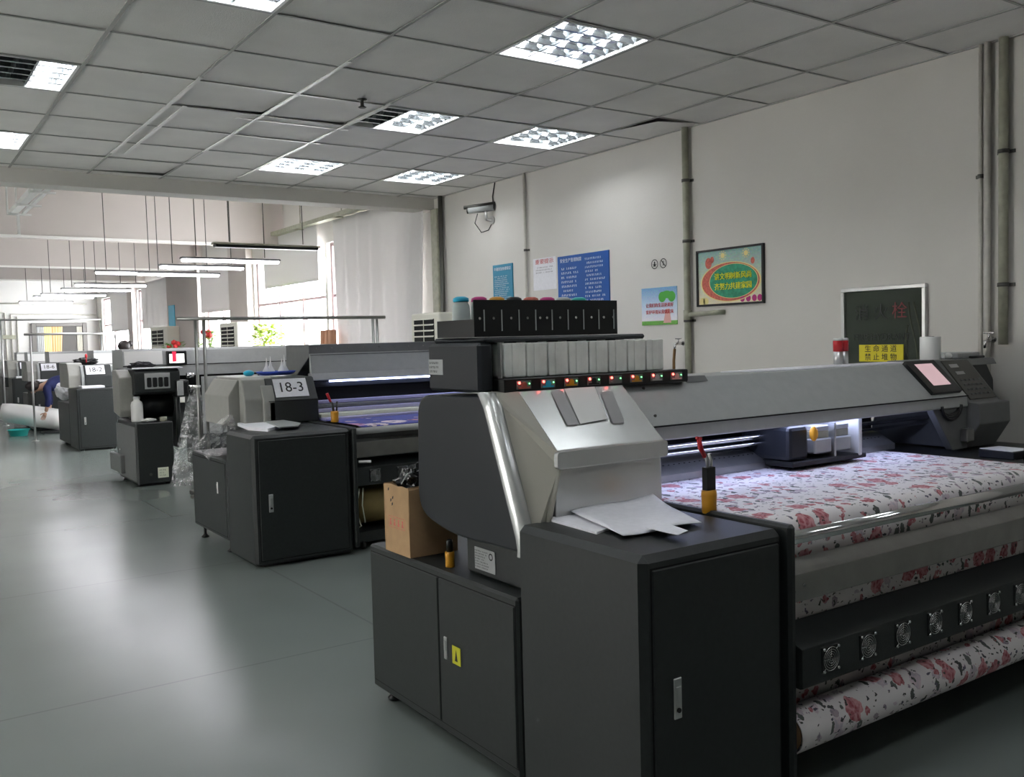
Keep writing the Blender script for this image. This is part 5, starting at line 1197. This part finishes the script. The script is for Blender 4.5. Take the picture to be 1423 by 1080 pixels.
# ------------------------------------------------------------------ people
def skinmesh(name, chains, m, parent=None, sub=2, extra=None):
    """chains: list of (points, radii, parent index or None); one surface grown over the joints"""
    verts, edges, rad, roots = [], [], [], []
    for pts, rr, link in chains:
        base = len(verts)
        if link is None: roots.append(base)
        for k, (p, r) in enumerate(zip(pts, rr)):
            verts.append(p); rad.append(r)
            if k: edges.append((base+k-1, base+k))
            elif link is not None: edges.append((link, base))
    org = ORG.get(parent.name, Vector((0,0,0))) if parent else Vector((0,0,0))
    me = bpy.data.meshes.new(name); me.from_pydata([Vector(v)-org for v in verts], edges, [])
    o = bpy.data.objects.new(name, me); COL.objects.link(o)
    mo = o.modifiers.new('k', 'SKIN'); sv = me.skin_vertices[0].data
    for k, r in enumerate(rad):
        sv[k].radius = (r, r) if not isinstance(r, tuple) else r
        sv[k].use_root = k in roots
    mo.use_smooth_shade = True
    ss = o.modifiers.new('s', 'SUBSURF'); ss.levels = sub; ss.render_levels = sub
    dg = bpy.context.evaluated_depsgraph_get(); me2 = bpy.data.meshes.new_from_object(o.evaluated_get(dg))
    bpy.data.objects.remove(o)
    if extra:
        b = bmesh.new(); b.from_mesh(me2); extra(b, org); b.to_mesh(me2); b.free()
    for p in me2.polygons: p.use_smooth = True
    me2.materials.clear(); me2.materials.append(M[m])
    q = bpy.data.objects.new(name, me2); COL.objects.link(q)
    if parent: q.parent = parent; ORG[q.name] = org
    return q
def hand_chains(w, d, side, link_r=.026):
    """palm and five fingers from wrist w along d, thumb leaving on side"""
    w = Vector(w); d = Vector(d).normalized(); s_ = Vector(side).normalized(); n = d.cross(s_)
    ch = [([w, w+d*.05, w+d*.085], [.026, (.038), .034], None)]
    for k, (off, L) in enumerate(((-.030, .060), (-.010, .072), (.010, .076), (.030, .066))):
        p = w+d*.085+s_*off; ch.append(([p-d*.02, p+d*L*.45, p+d*L*.8-n*.012, p+d*L-n*.03], [.010, .009, .0085, .007], None))
    p = w+d*.03+s_*.035; ch.append(([p-s_*.012, p+s_*.022+d*.02, p+s_*.035+d*.05], [.012, .011, .009], None))
    return ch
def face_extra(c, f, upv, r):
    def fn(b, org):
        c_ = Vector(c)-org; fv = Vector(f).normalized(); u = Vector(upv).normalized(); s_ = fv.cross(u)
        def pt(a, bb, k): return c_+fv*a*r+u*bb*r+s_*k*r
        ball(b, pt(.95, -.1, 0), r*.2, 2, (1,1,1)); ball(b, pt(.75, -.55, 0), r*.22, 2, (1,1,.6))
        for k in (-1, 1): ball(b, pt(.0, -.05, k*.86), r*.2, 2, (.7,.7,1.2)); ball(b, pt(.82, .12, k*.34), r*.11, 2)
    return fn
# bending worker
HX = 3.30
W1 = tag(skinmesh('person', [
    ([(3.36,20.05,.90),(3.15,20.05,.98),(2.88,20.05,.97),(2.72,20.05,.93),(2.63,20.05,.90),(2.555,20.05,.90),(2.50,20.05,.90)], [.13,.13,.135,.12,.06,.085,.08], None),
    ([(2.74,19.90,.88),(2.76,19.86,.66),(2.70,19.88,.43)], [.06,.045,.032], 3),
    ([(2.76,20.20,.88),(2.84,20.24,.66),(2.80,20.16,.44)], [.06,.045,.032], 3),
    ([(3.38,19.95,.82),(3.30,19.93,.47),(3.40,19.93,.09),(3.28,19.93,.05)], [.09,.065,.045,.035], 0),
    ([(3.40,20.15,.82),(3.34,20.17,.47),(3.44,20.17,.09),(3.32,20.17,.05)], [.09,.065,.045,.035], 0),
    ]+hand_chains((2.70,19.88,.43), (-.25,.1,-.6), (-1,.2,.3))+hand_chains((2.80,20.16,.44), (-.2,.1,-.6), (-1,.2,.3)), 'skin', None, 2, face_extra((2.52,20.05,.89), (-.35,-.15,-1), (-1,0,.35), .085)),
    'worker in dark blue with dark tied hair, bending over the white roll', 'person')
ORG['person'] = Vector((0,0,0))
def setorigin(o, base):
    base = Vector(base)
    for v in o.data.vertices: v.co -= base
    o.location = base; ORG[o.name] = base
setorigin(W1, (3.36, 20.05, 0))
skinmesh('sweater', [
    ([(3.40,20.05,.92),(3.15,20.05,1.0),(2.88,20.05,.98),(2.70,20.05,.92)], [.165,.165,.17,.13], None),
    ([(2.74,19.88,.89),(2.76,19.85,.68),(2.72,19.87,.52)], [.085,.065,.05], 3),
    ([(2.76,20.22,.89),(2.84,20.25,.68),(2.82,20.18,.54)], [.085,.065,.05], 3)], 'navy', W1)
skinmesh('trousers', [
    ([(3.42,20.05,.88),(3.38,20.05,.80)], [.17,.15], None),
    ([(3.38,19.94,.72),(3.30,19.93,.47),(3.40,19.93,.12)], [.115,.085,.065], 1),
    ([(3.40,20.16,.72),(3.34,20.17,.47),(3.44,20.17,.12)], [.115,.085,.065], 1)], 'trous', W1)
b = BM(); ball(b, (2.525,20.055,.935), .112, 3, (1.1,1.0,.92)); ball(b, (2.60,20.06,.985), .06, 2); ball(b, (2.46,20.05,.94), .08, 2, (1,1.1,.9)); obj('hair', b, 'hair', W1, True)
for y in (19.93, 20.17):
    b = BM(); ball(b, (3.31+(.04 if y > 20 else 0), y, .05), .065, 2, (1.9,.75,.75)); obj('shoe', b, 'black', W1)
# far worker behind the gantry: only the crown of the head shows
c = at(176, 480, Y=17.9); hx, hz = c.x, c.z
W2 = tag(skinmesh('person', [
    ([(hx,17.95,.92),(hx,17.95,1.15),(hx,17.93,1.36),(hx,17.88,1.46),(hx,17.86,hz-.12),(hx,17.86,hz-.03)], [.13,.12,.13,.055,.085,.085], None),
    ([(hx-.17,17.93,1.34),(hx-.22,17.88,1.08),(hx-.16,17.70,.98)], [.055,.045,.033], 2),
    ([(hx+.17,17.93,1.34),(hx+.22,17.88,1.08),(hx+.16,17.70,.98)], [.055,.045,.033], 2),
    ([(hx-.10,17.95,.80),(hx-.10,17.95,.47),(hx-.10,17.97,.09),(hx-.10,17.87,.05)], [.09,.065,.045,.035], 0),
    ([(hx+.10,17.95,.80),(hx+.10,17.95,.47),(hx+.10,17.97,.09),(hx+.10,17.87,.05)], [.09,.065,.045,.035], 0)]
    +hand_chains((hx-.16,17.70,.98), (.2,-1,-.1), (1,.2,0))+hand_chains((hx+.16,17.70,.98), (-.2,-1,-.1), (-1,.2,0)), 'skin', None, 2, face_extra((hx,17.86,hz-.07), (0,-1,-.3), (0,-.3,1), .085)),
    'worker standing behind the gantry, only dark hair visible before the window', 'person')
setorigin(W2, (hx, 17.95, 0))
skinmesh('shirt', [([(hx,17.95,.88),(hx,17.95,1.12),(hx,17.93,1.34),(hx,17.90,1.42)], [.155,.15,.16,.08], None), ([(hx-.18,17.93,1.35),(hx-.23,17.88,1.10)], [.075,.06], 2), ([(hx+.18,17.93,1.35),(hx+.23,17.88,1.10)], [.075,.06], 2)], 'navy', W2)
skinmesh('trousers', [([(hx,17.95,.92),(hx,17.95,.84)], [.15,.14], None), ([(hx-.1,17.95,.72),(hx-.1,17.95,.47),(hx-.1,17.97,.12)], [.105,.08,.06], 1), ([(hx+.1,17.95,.72),(hx+.1,17.95,.47),(hx+.1,17.97,.12)], [.105,.08,.06], 1)], 'trous', W2)
b = BM(); ball(b, (hx,17.875,hz-.01), .108, 3, (1,1.05,1)); ball(b, (hx+.11,17.92,hz+.03), .06, 2); obj('hair', b, 'hair', W2, True)
for dx in (-.1, .1):
    b = BM(); ball(b, (hx+dx, 17.9, .05), .06, 2, (.8,1.9,.8)); obj('shoe', b, 'black', W2)
W2.location.y += .25
# ------------------------------------------------------------------ light
w = bpy.data.worlds.new('sky'); S.world = w; w.use_nodes = True
bg = w.node_tree.nodes['Background']; bg.inputs[0].default_value = (1,.985,.95,1); bg.inputs[1].default_value = 9.5
S.view_settings.view_transform = 'Standard'; S.view_settings.look = 'None'; S.view_settings.gamma = 1; S.view_settings.use_curve_mapping = False
S.view_settings.exposure = 1.1
